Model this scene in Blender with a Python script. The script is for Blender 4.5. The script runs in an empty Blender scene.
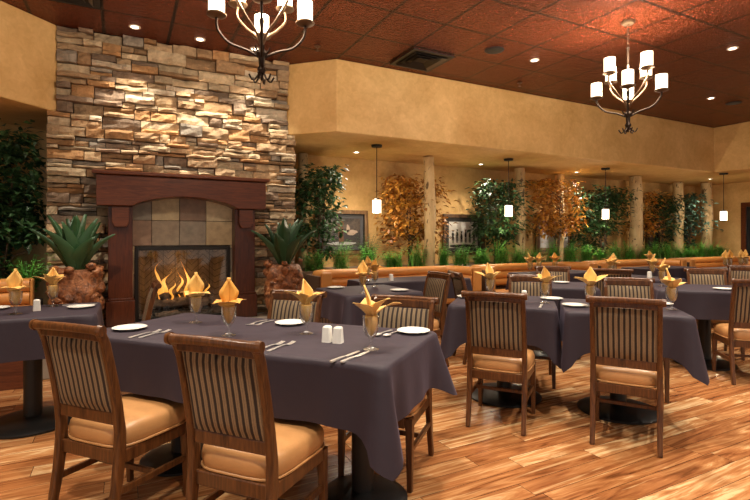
import bpy, bmesh, math, random
from mathutils import Vector, Matrix, noise

R = random.Random(7)
PI = math.pi
scene = bpy.context.scene
COL = scene.collection

# ------------------------------------------------------------------ tagging
def tag(o, label=None, cat=None, group=None, kind=None):
    if label: o['label'] = label
    if cat: o['category'] = cat
    if group: o['group'] = group
    if kind: o['kind'] = kind
    return o

def empty(name, loc=(0, 0, 0), rz=0.0):
    o = bpy.data.objects.new(name, None)
    o.empty_display_size = 0.1
    COL.objects.link(o)
    o.location = loc
    o.rotation_euler = (0, 0, rz)
    return o

def copy_tree(o, parent=None):
    c = o.copy()
    COL.objects.link(c)
    if parent: c.parent = parent
    for ch in list(o.children):
        copy_tree(ch, c)
    return c

# ------------------------------------------------------------------ mesh builder
class MB:
    def __init__(self):
        self.v = []; self.f = []; self.c = []      # c: optional colour per vertex
    def add(self, verts, faces, col=None):
        b = len(self.v)
        self.v.extend([tuple(p) for p in verts])
        self.f.extend([tuple(b + i for i in f) for f in faces])
        if col is not None or self.c:
            while len(self.c) < b: self.c.append((1, 1, 1, 1))
            self.c.extend([(col or (1, 1, 1)) + (1,)] * len(verts) if col and len(col) == 3 else [(1, 1, 1, 1)] * len(verts))
        return self
    def box(self, c, s, rz=0.0):
        x, y, z = s[0] / 2, s[1] / 2, s[2] / 2
        ca, sa = math.cos(rz), math.sin(rz)
        vs = []
        for dz in (-z, z):
            for dx, dy in ((-x, -y), (x, -y), (x, y), (-x, y)):
                vs.append((c[0] + dx * ca - dy * sa, c[1] + dx * sa + dy * ca, c[2] + dz))
        return self.add(vs, [(3, 2, 1, 0), (4, 5, 6, 7), (0, 1, 5, 4), (1, 2, 6, 5), (2, 3, 7, 6), (3, 0, 4, 7)])
    def lim(self, x0, x1, y0, y1, z0, z1):
        return self.box(((x0 + x1) / 2, (y0 + y1) / 2, (z0 + z1) / 2), (x1 - x0, y1 - y0, z1 - z0))
    def tube(self, pts, rad, n=10, cap=True, flat=1.0):
        pts = [Vector(p) for p in pts]
        if not isinstance(rad, (list, tuple)): rad = [rad] * len(pts)
        t0 = (pts[1] - pts[0]).normalized()
        up = Vector((0, 0, 1)) if abs(t0.z) < 0.9 else Vector((1, 0, 0))
        nrm = (up - t0 * up.dot(t0)).normalized()
        rings = []
        for i, p in enumerate(pts):
            a = pts[max(0, i - 1)]; b = pts[min(len(pts) - 1, i + 1)]
            t = (b - a).normalized()
            nrm = (nrm - t * nrm.dot(t)).normalized()
            bi = t.cross(nrm)
            rings.append([p + (nrm * math.cos(2 * PI * k / n) + bi * math.sin(2 * PI * k / n) * flat) * rad[i] for k in range(n)])
        vs = [q for r in rings for q in r]
        fs = []
        for i in range(len(pts) - 1):
            for k in range(n):
                k2 = (k + 1) % n
                fs.append((i * n + k, i * n + k2, (i + 1) * n + k2, (i + 1) * n + k))
        if cap:
            fs.append(tuple(range(n - 1, -1, -1)))
            fs.append(tuple((len(pts) - 1) * n + k for k in range(n)))
        return self.add(vs, fs)
    def sweep(self, pts, w, h, side=(1, 0, 0)):
        """rectangular section: w along side, h along the other normal; w/h may be lists"""
        pts = [Vector(p) for p in pts]; side = Vector(side).normalized()
        n = len(pts)
        if not isinstance(w, (list, tuple)): w = [w] * n
        if not isinstance(h, (list, tuple)): h = [h] * n
        vs = []
        for i, p in enumerate(pts):
            a = pts[max(0, i - 1)]; b = pts[min(n - 1, i + 1)]
            t = (b - a).normalized()
            s = (side - t * side.dot(t)).normalized()
            q = t.cross(s)
            for x, y in ((-1, -1), (1, -1), (1, 1), (-1, 1)):
                vs.append(p + s * (x * w[i] / 2) + q * (y * h[i] / 2))
        fs = []
        for i in range(n - 1):
            for k in range(4):
                k2 = (k + 1) % 4
                fs.append((i * 4 + k, i * 4 + k2, i * 4 + 4 + k2, i * 4 + 4 + k))
        fs.append((3, 2, 1, 0)); fs.append(tuple((n - 1) * 4 + k for k in range(4)))
        return self.add(vs, fs)
    def lathe(self, prof, n=24, c=(0, 0, 0)):
        vs = []; fs = []
        m = len(prof)
        for r, z in prof:
            for k in range(n):
                a = 2 * PI * k / n
                vs.append((c[0] + r * math.cos(a), c[1] + r * math.sin(a), c[2] + z))
        for i in range(m - 1):
            for k in range(n):
                k2 = (k + 1) % n
                fs.append((i * n + k, i * n + k2, (i + 1) * n + k2, (i + 1) * n + k))
        if prof[0][0] > 1e-5: fs.append(tuple(range(n - 1, -1, -1)))
        if prof[-1][0] > 1e-5: fs.append(tuple((m - 1) * n + k for k in range(n)))
        return self.add(vs, fs)
    def prism(self, poly, z0, z1):
        n = len(poly)
        vs = [(x, y, z0) for x, y in poly] + [(x, y, z1) for x, y in poly]
        fs = [tuple(range(n - 1, -1, -1)), tuple(range(n, 2 * n))]
        for k in range(n):
            k2 = (k + 1) % n
            fs.append((k, k2, n + k2, n + k))
        return self.add(vs, fs)
    def prism_y(self, poly, y0, y1):
        """poly in (x, z), extruded along y"""
        n = len(poly)
        vs = [(x, y0, z) for x, z in poly] + [(x, y1, z) for x, z in poly]
        fs = [tuple(range(n)), tuple(range(2 * n - 1, n - 1, -1))]
        for k in range(n):
            k2 = (k + 1) % n
            fs.append((k2, k, n + k, n + k2))
        return self.add(vs, fs)
    def grid(self, fn, nu, nv):
        vs = [fn(i / nu, j / nv) for j in range(nv + 1) for i in range(nu + 1)]
        fs = []
        for j in range(nv):
            for i in range(nu):
                a = j * (nu + 1) + i
                fs.append((a, a + 1, a + nu + 2, a + nu + 1))
        return self.add(vs, fs)
    def build(self, name, mat, parent=None, smooth=False, bevel=0.0, loc=(0, 0, 0), rz=0.0, solid=0.0, fix=True, angle=40):
        me = bpy.data.meshes.new(name)
        me.from_pydata([tuple(v) for v in self.v], [], self.f)
        if fix:
            bm = bmesh.new(); bm.from_mesh(me)
            bmesh.ops.remove_doubles(bm, verts=bm.verts, dist=1e-6)
            bmesh.ops.recalc_face_normals(bm, faces=bm.faces)
            bm.to_mesh(me); bm.free()
        elif self.c:
            at = me.color_attributes.new('Col', 'FLOAT_COLOR', 'POINT')
            for i, c in enumerate(self.c): at.data[i].color = c
        if mat: me.materials.append(mat)
        if smooth:
            me.polygons.foreach_set('use_smooth', [True] * len(me.polygons))
            try: me.set_sharp_from_angle(angle=math.radians(angle))
            except Exception: pass
        o = bpy.data.objects.new(name, me)
        COL.objects.link(o)
        if parent: o.parent = parent
        o.location = loc; o.rotation_euler = (0, 0, rz)
        if solid:
            m = o.modifiers.new('solid', 'SOLIDIFY'); m.thickness = solid; m.offset = 0
        if bevel:
            m = o.modifiers.new('bevel', 'BEVEL'); m.width = bevel; m.segments = 2; m.limit_method = 'ANGLE'
        return o

# ------------------------------------------------------------------ materials
def newmat(name):
    m = bpy.data.materials.new(name); m.use_nodes = True
    nt = m.node_tree
    return m, nt, nt.nodes['Principled BSDF']

def N(nt, t, **kw):
    n = nt.nodes.new(t)
    for k, v in kw.items(): setattr(n, k, v)
    return n

def L(nt, a, b): nt.links.new(a, b)

def math_n(nt, op, a, b=None, c=None):
    n = N(nt, 'ShaderNodeMath', operation=op)
    for i, x in enumerate((a, b, c)):
        if x is None: continue
        if isinstance(x, (int, float)): n.inputs[i].default_value = x
        else: L(nt, x, n.inputs[i])
    return n.outputs[0]

def ramp(nt, fac, stops, interp='LINEAR'):
    n = N(nt, 'ShaderNodeValToRGB'); cr = n.color_ramp; cr.interpolation = interp
    while len(cr.elements) < len(stops): cr.elements.new(0.5)
    for e, (p, c) in zip(cr.elements, stops):
        e.position = p; e.color = tuple(c) + (1,)
    L(nt, fac, n.inputs[0])
    return n.outputs[0]

def noise_n(nt, vec, scale, detail=4, rough=0.55, dist=0.0):
    n = N(nt, 'ShaderNodeTexNoise')
    n.inputs['Scale'].default_value = scale; n.inputs['Detail'].default_value = detail
    n.inputs['Roughness'].default_value = rough; n.inputs['Distortion'].default_value = dist
    if vec is not None: L(nt, vec, n.inputs['Vector'])
    return n.outputs['Fac']

def bump(nt, bsdf, h, strength=0.3, dist=0.01):
    b = N(nt, 'ShaderNodeBump'); b.inputs['Strength'].default_value = strength; b.inputs['Distance'].default_value = dist
    L(nt, h, b.inputs['Height']); L(nt, b.outputs[0], bsdf.inputs['Normal'])

def objco(nt): return N(nt, 'ShaderNodeTexCoord').outputs['Object']
def worldpos(nt): return N(nt, 'ShaderNodeNewGeometry').outputs['Position']

def mapped(nt, vec, scale):
    m = N(nt, 'ShaderNodeMapping'); m.inputs['Scale'].default_value = scale
    L(nt, vec, m.inputs['Vector']); return m.outputs[0]

def simple(name, col, rough=0.5, metal=0.0, spec=None, emis=None, estr=0.0, var=0.0, vscale=8.0, bumps=0.0, bscale=60.0, bdist=0.003):
    m, nt, b = newmat(name)
    b.inputs['Base Color'].default_value = tuple(col) + (1,)
    b.inputs['Roughness'].default_value = rough
    b.inputs['Metallic'].default_value = metal
    if spec is not None: b.inputs['Specular IOR Level'].default_value = spec
    if emis:
        b.inputs['Emission Color'].default_value = tuple(emis) + (1,); b.inputs['Emission Strength'].default_value = estr
    if var:
        f = noise_n(nt, objco(nt), vscale, 4)
        c = ramp(nt, f, [(0.3, [x * (1 - var) for x in col]), (0.7, [min(1, x * (1 + var)) for x in col])])
        L(nt, c, b.inputs['Base Color'])
    if bumps:
        bump(nt, b, noise_n(nt, objco(nt), bscale, 3), bumps, bdist)
    return m

def wood_mat(name, c0, c1, rough=0.35, scale=(30, 30, 3)):
    m, nt, b = newmat(name)
    co = mapped(nt, objco(nt), scale)
    f = noise_n(nt, co, 1.6, 6, 0.6, 1.2)
    L(nt, ramp(nt, f, [(0.3, c0), (0.7, c1)]), b.inputs['Base Color'])
    b.inputs['Roughness'].default_value = rough
    b.inputs['Coat Weight'].default_value = 0.06; b.inputs['Coat Roughness'].default_value = 0.2; b.inputs['Specular IOR Level'].default_value = 0.35
    return m

M = {}
M['chair_wood'] = wood_mat('chair_wood', (0.034, 0.011, 0.004), (0.145, 0.053, 0.016), 0.30)
M['mantel_wood'] = wood_mat('mantel_wood', (0.060, 0.014, 0.0045), (0.155, 0.040, 0.011), 0.32, (3, 30, 30))
M['pillar_wood'] = wood_mat('pillar_wood', (0.045, 0.010, 0.0035), (0.105, 0.025, 0.008), 0.32, (30, 30, 3))
M['leather'] = simple('leather', (0.45, 0.225, 0.085), 0.36, var=0.16, vscale=7, bumps=0.15, bscale=120)
M['booth_leather'] = simple('booth_leather', (0.56, 0.24, 0.06), 0.42, var=0.12, vscale=3, bumps=0.1, bscale=60)
M['black_metal'] = simple('black_metal', (0.012, 0.011, 0.011), 0.42, 0.3)
M['iron'] = simple('iron', (0.035, 0.022, 0.015), 0.45, 0.7)
M['bronze'] = simple('bronze', (0.16, 0.10, 0.06), 0.4, 0.8)
M['steel'] = simple('steel', (0.85, 0.83, 0.80), 0.38, 0.85)
M['china'] = simple('china', (0.85, 0.83, 0.78), 0.12)
M['shaker'] = simple('shaker_white', (0.85, 0.83, 0.78), 0.2)
M['table_wood'] = simple('table_top_wood', (0.06, 0.03, 0.02), 0.5)
M['trim_white'] = simple('trim_white', (0.8, 0.74, 0.64), 0.5)
M['lamp'] = simple('lamp_lens', (1, 1, 1), 0.4, emis=(1, 0.86, 0.66), estr=12)
M['dark_grille'] = simple('dark_grille', (0.012, 0.01, 0.009), 0.6, bumps=0.4, bscale=400)
M['louver_glint'] = simple('louver_glint', (0.16, 0.15, 0.14), 0.4, 0.6)
M['soil'] = simple('soil', (0.03, 0.02, 0.012), 0.9)
M['bark'] = simple('bark', (0.10, 0.06, 0.035), 0.8, var=0.4, vscale=20)
M['hearth'] = simple('hearth_stone', (0.30, 0.25, 0.20), 0.55, var=0.2, vscale=5)
M['fire_black'] = simple('fire_black', (0.02, 0.017, 0.015), 0.45, 0.4)
M['log'] = simple('log_ash', (0.11, 0.08, 0.06), 0.9, var=0.6, vscale=15, bumps=0.6, bscale=40, bdist=0.01)
M['pot_dark'] = simple('pot_dark', (0.025, 0.018, 0.014), 0.35)
M['grey_panel'] = simple('grey_panel', (0.24, 0.18, 0.12), 0.7)

def shade_mat():
    m, nt, b = newmat('shade_glass')
    b.inputs['Base Color'].default_value = (0.95, 0.88, 0.75, 1)
    b.inputs['Roughness'].default_value = 0.4
    b.inputs['Emission Color'].default_value = (1, 0.80, 0.56, 1)
    b.inputs['Emission Strength'].default_value = 3.0
    return m
M['shade'] = shade_mat()

def cloth_mat():
    m, nt, b = newmat('table_linen')
    co = objco(nt)
    f = noise_n(nt, co, 350, 2)
    b.inputs['Base Color'].default_value = (0.0198, 0.0113, 0.0208, 1)
    b.inputs['Roughness'].default_value = 0.72
    b.inputs['Sheen Weight'].default_value = 0.08
    b.inputs['Sheen Roughness'].default_value = 0.45
    b.inputs['Sheen Tint'].default_value = (0.6, 0.48, 0.72, 1)
    g = noise_n(nt, co, 5, 3)
    h = math_n(nt, 'ADD', math_n(nt, 'MULTIPLY', f, 0.02), g)
    bump(nt, b, h, 0.25, 0.02)
    return m
M['linen'] = cloth_mat()

def napkin_mat(name, c):
    m, nt, b = newmat(name)
    co = objco(nt)
    f = noise_n(nt, co, 40, 3)
    L(nt, ramp(nt, f, [(0.3, [x * 0.85 for x in c]), (0.7, c)]), b.inputs['Base Color'])
    b.inputs['Roughness'].default_value = 0.75
    b.inputs['Sheen Weight'].default_value = 0.2
    return m
M['napkin'] = napkin_mat('napkin_gold', (0.84, 0.50, 0.13))
M['napkin2'] = napkin_mat('napkin_amber', (0.80, 0.39, 0.06))

def glass_mat():
    m, nt, b = newmat('clear_glass')
    out = nt.nodes['Material Output']
    tr = N(nt, 'ShaderNodeBsdfTransparent'); tr.inputs[0].default_value = (0.97, 0.97, 0.96, 1)
    gl = N(nt, 'ShaderNodeBsdfGlossy'); gl.inputs['Roughness'].default_value = 0.22
    fz = N(nt, 'ShaderNodeLayerWeight'); fz.inputs[0].default_value = 0.5
    mx = N(nt, 'ShaderNodeMixShader'); L(nt, math_n(nt, 'ADD', math_n(nt, 'MULTIPLY', math_n(nt, 'POWER', fz.outputs['Facing'], 1.6), 0.62), 0.12), mx.inputs[0]); L(nt, tr.outputs[0], mx.inputs[1]); L(nt, gl.outputs[0], mx.inputs[2])
    L(nt, mx.outputs[0], out.inputs[0])
    return m
M['glass'] = glass_mat()

def pane_mat():
    m, nt, b = newmat('fire_glass')
    out = nt.nodes['Material Output']
    tr = N(nt, 'ShaderNodeBsdfTransparent'); tr.inputs[0].default_value = (0.9, 0.88, 0.85, 1)
    gl = N(nt, 'ShaderNodeBsdfGlossy'); gl.inputs['Roughness'].default_value = 0.03
    fz = N(nt, 'ShaderNodeLayerWeight'); fz.inputs[0].default_value = 0.5
    mx = N(nt, 'ShaderNodeMixShader'); L(nt, math_n(nt, 'ADD', math_n(nt, 'MULTIPLY', math_n(nt, 'POWER', fz.outputs['Facing'], 4.0), 0.8), 0.04), mx.inputs[0]); L(nt, tr.outputs[0], mx.inputs[1]); L(nt, gl.outputs[0], mx.inputs[2])
    L(nt, mx.outputs[0], out.inputs[0])
    return m
M['pane'] = pane_mat()

def stripe_mat(name, dark, tan, tan2, period, axis='X', rough=0.8):
    m, nt, b = newmat(name)
    co = objco(nt)
    s = N(nt, 'ShaderNodeSeparateXYZ'); L(nt, co, s.inputs[0])
    x = s.outputs[axis]
    wob = math_n(nt, 'MULTIPLY', math_n(nt, 'SUBTRACT', noise_n(nt, mapped(nt, co, (8, 8, 8)), 1.0, 2), 0.5), 0.006)
    x = math_n(nt, 'ADD', x, wob)
    fr = math_n(nt, 'FRACT', math_n(nt, 'ADD', math_n(nt, 'DIVIDE', x, period), 20.25))
    c = ramp(nt, fr, [(0.0, dark), (0.30, dark), (0.34, tan2), (0.46, tan), (0.58, tan2), (0.62, [v * 0.55 for v in tan2]), (0.66, tan), (0.90, tan2), (0.95, dark)])
    f = noise_n(nt, mapped(nt, co, (500, 500, 120)), 1.0, 2)
    mx = N(nt, 'ShaderNodeMix', data_type='RGBA', blend_type='MULTIPLY'); mx.inputs[0].default_value = 0.55
    L(nt, c, mx.inputs[6]); L(nt, ramp(nt, f, [(0.3, (0.5, 0.5, 0.5)), (0.6, (1, 1, 1))]), mx.inputs[7])
    L(nt, mx.outputs[2], b.inputs['Base Color'])
    b.inputs['Roughness'].default_value = rough
    bump(nt, b, fr, 0.25, 0.003)
    return m
M['stripe'] = stripe_mat('stripe_fabric', (0.022, 0.012, 0.009), (0.30, 0.21, 0.12), (0.19, 0.128, 0.07), 0.0295)
M['booth_stripe'] = stripe_mat('booth_stripe', (0.05, 0.028, 0.018), (0.22, 0.13, 0.075), (0.16, 0.09, 0.05), 0.04)

def wall_mat(name, c0, c1):
    m, nt, b = newmat(name)
    p = worldpos(nt)
    f = noise_n(nt, p, 1.7, 6, 0.65, 0.6)
    g = noise_n(nt, p, 14, 4, 0.6, 1.0)
    h = math_n(nt, 'ADD', math_n(nt, 'MULTIPLY', f, 0.65), math_n(nt, 'MULTIPLY', g, 0.35))
    L(nt, ramp(nt, h, [(0.33, c0), (0.5, [(a + b2) / 2 for a, b2 in zip(c0, c1)]), (0.66, c1)]), b.inputs['Base Color'])
    b.inputs['Roughness'].default_value = 0.6
    bump(nt, b, noise_n(nt, p, 30, 4), 0.12, 0.01)
    return m
M['wall'] = wall_mat('suede_plaster', (0.60, 0.35, 0.112), (0.84, 0.56, 0.235))

def floor_mat():
    m, nt, b = newmat('acacia_planks')
    p = worldpos(nt)
    s = N(nt, 'ShaderNodeSeparateXYZ'); L(nt, p, s.inputs[0])
    W, LEN = 0.125, 1.15
    yv = math_n(nt, 'DIVIDE', s.outputs['Y'], W)
    row = math_n(nt, 'FLOOR', yv)
    wn = N(nt, 'ShaderNodeTexWhiteNoise', noise_dimensions='1D'); L(nt, row, wn.inputs['W'])
    off = math_n(nt, 'MULTIPLY', wn.outputs['Value'], LEN * 3)
    xv = math_n(nt, 'DIVIDE', math_n(nt, 'ADD', s.outputs['X'], off), LEN)
    idx = math_n(nt, 'FLOOR', xv)
    cmb = N(nt, 'ShaderNodeCombineXYZ'); L(nt, row, cmb.inputs[0]); L(nt, idx, cmb.inputs[1])
    wn2 = N(nt, 'ShaderNodeTexWhiteNoise', noise_dimensions='2D'); L(nt, cmb.outputs[0], wn2.inputs['Vector'])
    r = wn2.outputs['Value']
    # grain, stretched along the plank and shifted per plank
    gx = math_n(nt, 'ADD', math_n(nt, 'MULTIPLY', s.outputs['X'], 1.5), math_n(nt, 'MULTIPLY', r, 37))
    gy = math_n(nt, 'ADD', math_n(nt, 'MULTIPLY', s.outputs['Y'], 15), math_n(nt, 'MULTIPLY', r, 91))
    gv = N(nt, 'ShaderNodeCombineXYZ'); L(nt, gx, gv.inputs[0]); L(nt, gy, gv.inputs[1])
    g = noise_n(nt, gv.outputs[0], 1.0, 5, 0.6, 1.6)
    g2 = noise_n(nt, gv.outputs[0], 5.0, 4, 0.65, 0.8)
    t = math_n(nt, 'ADD', math_n(nt, 'ADD', math_n(nt, 'MULTIPLY', r, 0.24), math_n(nt, 'MULTIPLY', g, 1.18)), math_n(nt, 'MULTIPLY', g2, 0.14))
    c = ramp(nt, t, [(0.33, (0.030, 0.009, 0.004)), (0.47, (0.115, 0.036, 0.011)), (0.60, (0.23, 0.078, 0.024)), (0.75, (0.34, 0.135, 0.045)), (0.88, (0.45, 0.22, 0.088)), (1.0, (0.63, 0.42, 0.22))])
    sv = N(nt, 'ShaderNodeCombineXYZ'); L(nt, math_n(nt, 'MULTIPLY', gx, 0.45), sv.inputs[0]); L(nt, math_n(nt, 'MULTIPLY', gy, 0.9), sv.inputs[1])
    st = ramp(nt, noise_n(nt, sv.outputs[0], 1.0, 3, 0.5, 0.9), [(0.62, (0, 0, 0)), (0.67, (0.8, 0.8, 0.8))])
    sm = N(nt, 'ShaderNodeMix', data_type='RGBA'); L(nt, st, sm.inputs[0]); L(nt, c, sm.inputs[6]); sm.inputs[7].default_value = (0.50, 0.30, 0.14, 1)
    c = sm.outputs[2]
    fy = math_n(nt, 'FRACT', yv); fx = math_n(nt, 'FRACT', xv)
    ey = math_n(nt, 'MINIMUM', fy, math_n(nt, 'SUBTRACT', 1, fy))
    ex = math_n(nt, 'MULTIPLY', math_n(nt, 'MINIMUM', fx, math_n(nt, 'SUBTRACT', 1, fx)), LEN / W)
    e = math_n(nt, 'MINIMUM', ex, ey)
    em = math_n(nt, 'LESS_THAN', e, 0.012)
    mx = N(nt, 'ShaderNodeMix', data_type='RGBA'); L(nt, em, mx.inputs[0]); L(nt, c, mx.inputs[6]); mx.inputs[7].default_value = (0.04, 0.014, 0.005, 1)
    L(nt, mx.outputs[2], b.inputs['Base Color'])
    b.inputs['Roughness'].default_value = 0.27
    hgt = math_n(nt, 'ADD', math_n(nt, 'MULTIPLY', math_n(nt, 'MINIMUM', e, 0.05), 12), math_n(nt, 'MULTIPLY', g2, 0.5))
    bump(nt, b, hgt, 0.12, 0.004)
    return m
M['floor'] = floor_mat()

def ceiling_mat():
    m, nt, b = newmat('copper_tin')
    p = worldpos(nt)
    s = N(nt, 'ShaderNodeSeparateXYZ'); L(nt, p, s.inputs[0])
    T = 0.61
    xv = math_n(nt, 'FRACT', math_n(nt, 'DIVIDE', math_n(nt, 'SUBTRACT', s.outputs['X'], 2.26 - 20 * T), T))
    yv = math_n(nt, 'FRACT', math_n(nt, 'DIVIDE', math_n(nt, 'SUBTRACT', s.outputs['Y'], 4.60 - 20 * T), T))
    ex = math_n(nt, 'MINIMUM', xv, math_n(nt, 'SUBTRACT', 1, xv)); ey = math_n(nt, 'MINIMUM', yv, math_n(nt, 'SUBTRACT', 1, yv))
    e = math_n(nt, 'MINIMUM', ex, ey)
    em = math_n(nt, 'LESS_THAN', e, 0.026)
    vo = N(nt, 'ShaderNodeTexVoronoi', feature='SMOOTH_F1'); vo.inputs['Scale'].default_value = 42; L(nt, p, vo.inputs['Vector'])
    n1 = noise_n(nt, p, 48, 4, 0.7, 1.2)
    h = math_n(nt, 'ADD', math_n(nt, 'MULTIPLY', vo.outputs['Distance'], 0.8), n1)
    c = ramp(nt, n1, [(0.3, (0.045, 0.009, 0.004)), (0.5, (0.15, 0.031, 0.012)), (0.72, (0.46, 0.12, 0.045))])
    mx = N(nt, 'ShaderNodeMix', data_type='RGBA'); L(nt, em, mx.inputs[0]); L(nt, c, mx.inputs[6]); mx.inputs[7].default_value = (0.018, 0.007, 0.004, 1)
    L(nt, mx.outputs[2], b.inputs['Base Color'])
    b.inputs['Metallic'].default_value = 0.8; b.inputs['Roughness'].default_value = 0.27
    bump(nt, b, h, 1.0, 0.030)
    return m
M['ceiling'] = ceiling_mat()

def attr_mat(name, rough=0.8, bumps=0.75, bscale=22, bdist=0.02, var=0.4):
    m, nt, b = newmat(name)
    a = N(nt, 'ShaderNodeAttribute'); a.attribute_name = 'Col'
    p = objco(nt)
    f = noise_n(nt, p, 12, 5, 0.65)
    mx = N(nt, 'ShaderNodeMix', data_type='RGBA', blend_type='MULTIPLY'); mx.inputs[0].default_value = 1
    L(nt, a.outputs['Color'], mx.inputs[6]); L(nt, ramp(nt, f, [(0.3, (1 - var,) * 3), (0.7, (1 + var * 0.4,) * 3)]), mx.inputs[7])
    L(nt, mx.outputs[2], b.inputs['Base Color'])
    b.inputs['Roughness'].default_value = rough
    if bumps: bump(nt, b, noise_n(nt, p, bscale, 5, 0.65), bumps, bdist)
    return m
M['stone'] = attr_mat('ledge_stone')
M['tile'] = attr_mat('slate_tile', 0.5, 0.2, 20, 0.004, 0.3)
M['mortar'] = simple('mortar', (0.045, 0.033, 0.024), 0.9)

def leaf_mat(name, c0, c1, scale=3.0, trans=0.15, rough=0.45):
    m, nt, b = newmat(name)
    a = N(nt, 'ShaderNodeAttribute'); a.attribute_name = 'Col'
    sp = N(nt, 'ShaderNodeSeparateColor'); L(nt, a.outputs['Color'], sp.inputs[0])
    L(nt, ramp(nt, sp.outputs[0], [(0.0, c0), (1.0, c1)]), b.inputs['Base Color'])
    b.inputs['Roughness'].default_value = rough
    b.inputs['Subsurface Weight'].default_value = 0.0
    return m
M['leaf_ficus'] = leaf_mat('leaf_ficus', (0.012, 0.040, 0.012), (0.055, 0.135, 0.045))
M['leaf_dark'] = leaf_mat('leaf_dark', (0.010, 0.032, 0.010), (0.04, 0.10, 0.03))
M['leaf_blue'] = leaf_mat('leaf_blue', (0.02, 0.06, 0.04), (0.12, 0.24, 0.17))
M['leaf_autumn'] = leaf_mat('leaf_autumn', (0.30, 0.095, 0.010), (0.70, 0.36, 0.055))
M['fern'] = leaf_mat('fern_green', (0.04, 0.22, 0.025), (0.28, 0.74, 0.14))
M['agave'] = leaf_mat('agave_green', (0.008, 0.030, 0.008), (0.030, 0.085, 0.030), rough=0.42)

def trunk_log_mat():
    m, nt, b = newmat('peeled_log')
    co = objco(nt)
    f = noise_n(nt, mapped(nt, co, (5, 5, 1.6)), 1.0, 5, 0.6, 1.0)
    v = noise_n(nt, mapped(nt, co, (7, 7, 3.0)), 1.2, 3, 0.6, 2.2)
    c = ramp(nt, f, [(0.3, (0.52, 0.36, 0.17)), (0.7, (0.76, 0.58, 0.32))])
    mx = N(nt, 'ShaderNodeMix', data_type='RGBA')
    L(nt, ramp(nt, v, [(0.585, (0, 0, 0)), (0.64, (1, 1, 1))]), mx.inputs[0]); L(nt, c, mx.inputs[6]); mx.inputs[7].default_value = (0.13, 0.075, 0.03, 1)
    L(nt, mx.outputs[2], b.inputs['Base Color']); b.inputs['Roughness'].default_value = 0.6
    bump(nt, b, f, 0.3, 0.02)
    return m
M['log_post'] = trunk_log_mat()

def gnarl_mat():
    m, nt, b = newmat('burl_wood')
    co = objco(nt)
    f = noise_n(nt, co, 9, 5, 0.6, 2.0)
    L(nt, ramp(nt, f, [(0.32, (0.03, 0.010, 0.004)), (0.48, (0.22, 0.072, 0.022)), (0.62, (0.36, 0.14, 0.048)), (0.78, (0.58, 0.32, 0.16))]), b.inputs['Base Color'])  # burl tones; darkest and palest paint in crevice shade and highlights
    b.inputs['Roughness'].default_value = 0.42
    bump(nt, b, noise_n(nt, co, 22, 5, 0.65, 2.5), 0.8, 0.02)
    return m
M['burl'] = gnarl_mat()

def firebrick_mat():
    m, nt, b = newmat('herringbone_firebrick')
    co = objco(nt)
    s = N(nt, 'ShaderNodeSeparateXYZ'); L(nt, co, s.inputs[0])
    # chevron columns: bricks slope up, then down, in alternate columns
    k = math_n(nt, 'PINGPONG', s.outputs['X'], 0.13)
    h = math_n(nt, 'ADD', s.outputs['Z'], k)
    fr = math_n(nt, 'FRACT', math_n(nt, 'DIVIDE', math_n(nt, 'ADD', h, 5), 0.075))
    e1 = math_n(nt, 'LESS_THAN', fr, 0.13)
    kk = math_n(nt, 'FRACT', math_n(nt, 'DIVIDE', math_n(nt, 'ADD', s.outputs['X'], 5), 0.13))
    e2 = math_n(nt, 'LESS_THAN', kk, 0.06)
    e = math_n(nt, 'MAXIMUM', e1, e2)
    c = ramp(nt, noise_n(nt, co, 8, 4), [(0.3, (0.12, 0.088, 0.064)), (0.7, (0.24, 0.175, 0.125))])
    mx = N(nt, 'ShaderNodeMix', data_type='RGBA'); L(nt, e, mx.inputs[0]); L(nt, c, mx.inputs[6]); mx.inputs[7].default_value = (0.06, 0.04, 0.028, 1)
    L(nt, mx.outputs[2], b.inputs['Base Color']); b.inputs['Roughness'].default_value = 0.8
    return m
M['firebrick'] = firebrick_mat()

def flame_mat():
    m, nt, b = newmat('flame')
    co = objco(nt)
    s = N(nt, 'ShaderNodeSeparateXYZ'); L(nt, co, s.inputs[0])
    f = math_n(nt, 'ADD', math_n(nt, 'DIVIDE', s.outputs['Z'], 0.42), math_n(nt, 'MULTIPLY', math_n(nt, 'SUBTRACT', noise_n(nt, co, 14, 3), 0.5), 0.8))
    c = ramp(nt, f, [(0.0, (1.0, 0.36, 0.04)), (0.45, (1.0, 0.52, 0.12)), (1.0, (0.80, 0.25, 0.03))])
    b.inputs['Base Color'].default_value = (0.3, 0.1, 0.02, 1)
    L(nt, c, b.inputs['Emission Color']); b.inputs['Emission Strength'].default_value = 1.35
    return m
M['flame'] = flame_mat()

# ------------------------------------------------------------------ setting
ZC, ZS = 3.40, 2.53
tag(MB().lim(-6, 13.2, -3.2, 7.6, -0.1, 0).build('floor', M['floor']), kind='structure')
tag(MB().lim(-6, 13.2, -3.2, 7.6, ZC, ZC + 0.1).build('ceiling', M['ceiling']), kind='structure')
tag(MB().lim(1.3, 13.2, 7.10, 7.3, 0, ZS + 0.01).build('wall_back', M['wall']), kind='structure')
tag(MB().lim(12.70, 12.9, -3.2, 7.1, 0, ZS + 0.01).build('wall_right', M['wall']), kind='structure')
tag(MB().prism([(-0.62, 7.22), (-5.6, 2.24), (-5.75, 2.39), (-0.77, 7.37)], 0, ZS + 0.01).build('wall_left', M['wall']), kind='structure')
# dropped soffits (fascia and underside in one solid)
tag(MB().prism([(1.80, 5.81), (2.26, 5.35), (10.22, 5.35), (10.22, -3.2), (12.70, -3.2), (12.70, 7.10), (1.80, 7.10)], ZS, ZC).build('wall_upper_right', M['wall'], bevel=0.012), kind='structure')
tag(MB().prism([(-0.60, 5.80), (-0.60, 7.24), (-5.6, 2.24), (-4.9, 1.50)], ZS, ZC).build('wall_upper_left', M['wall'], bevel=0.012), kind='structure')

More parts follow.
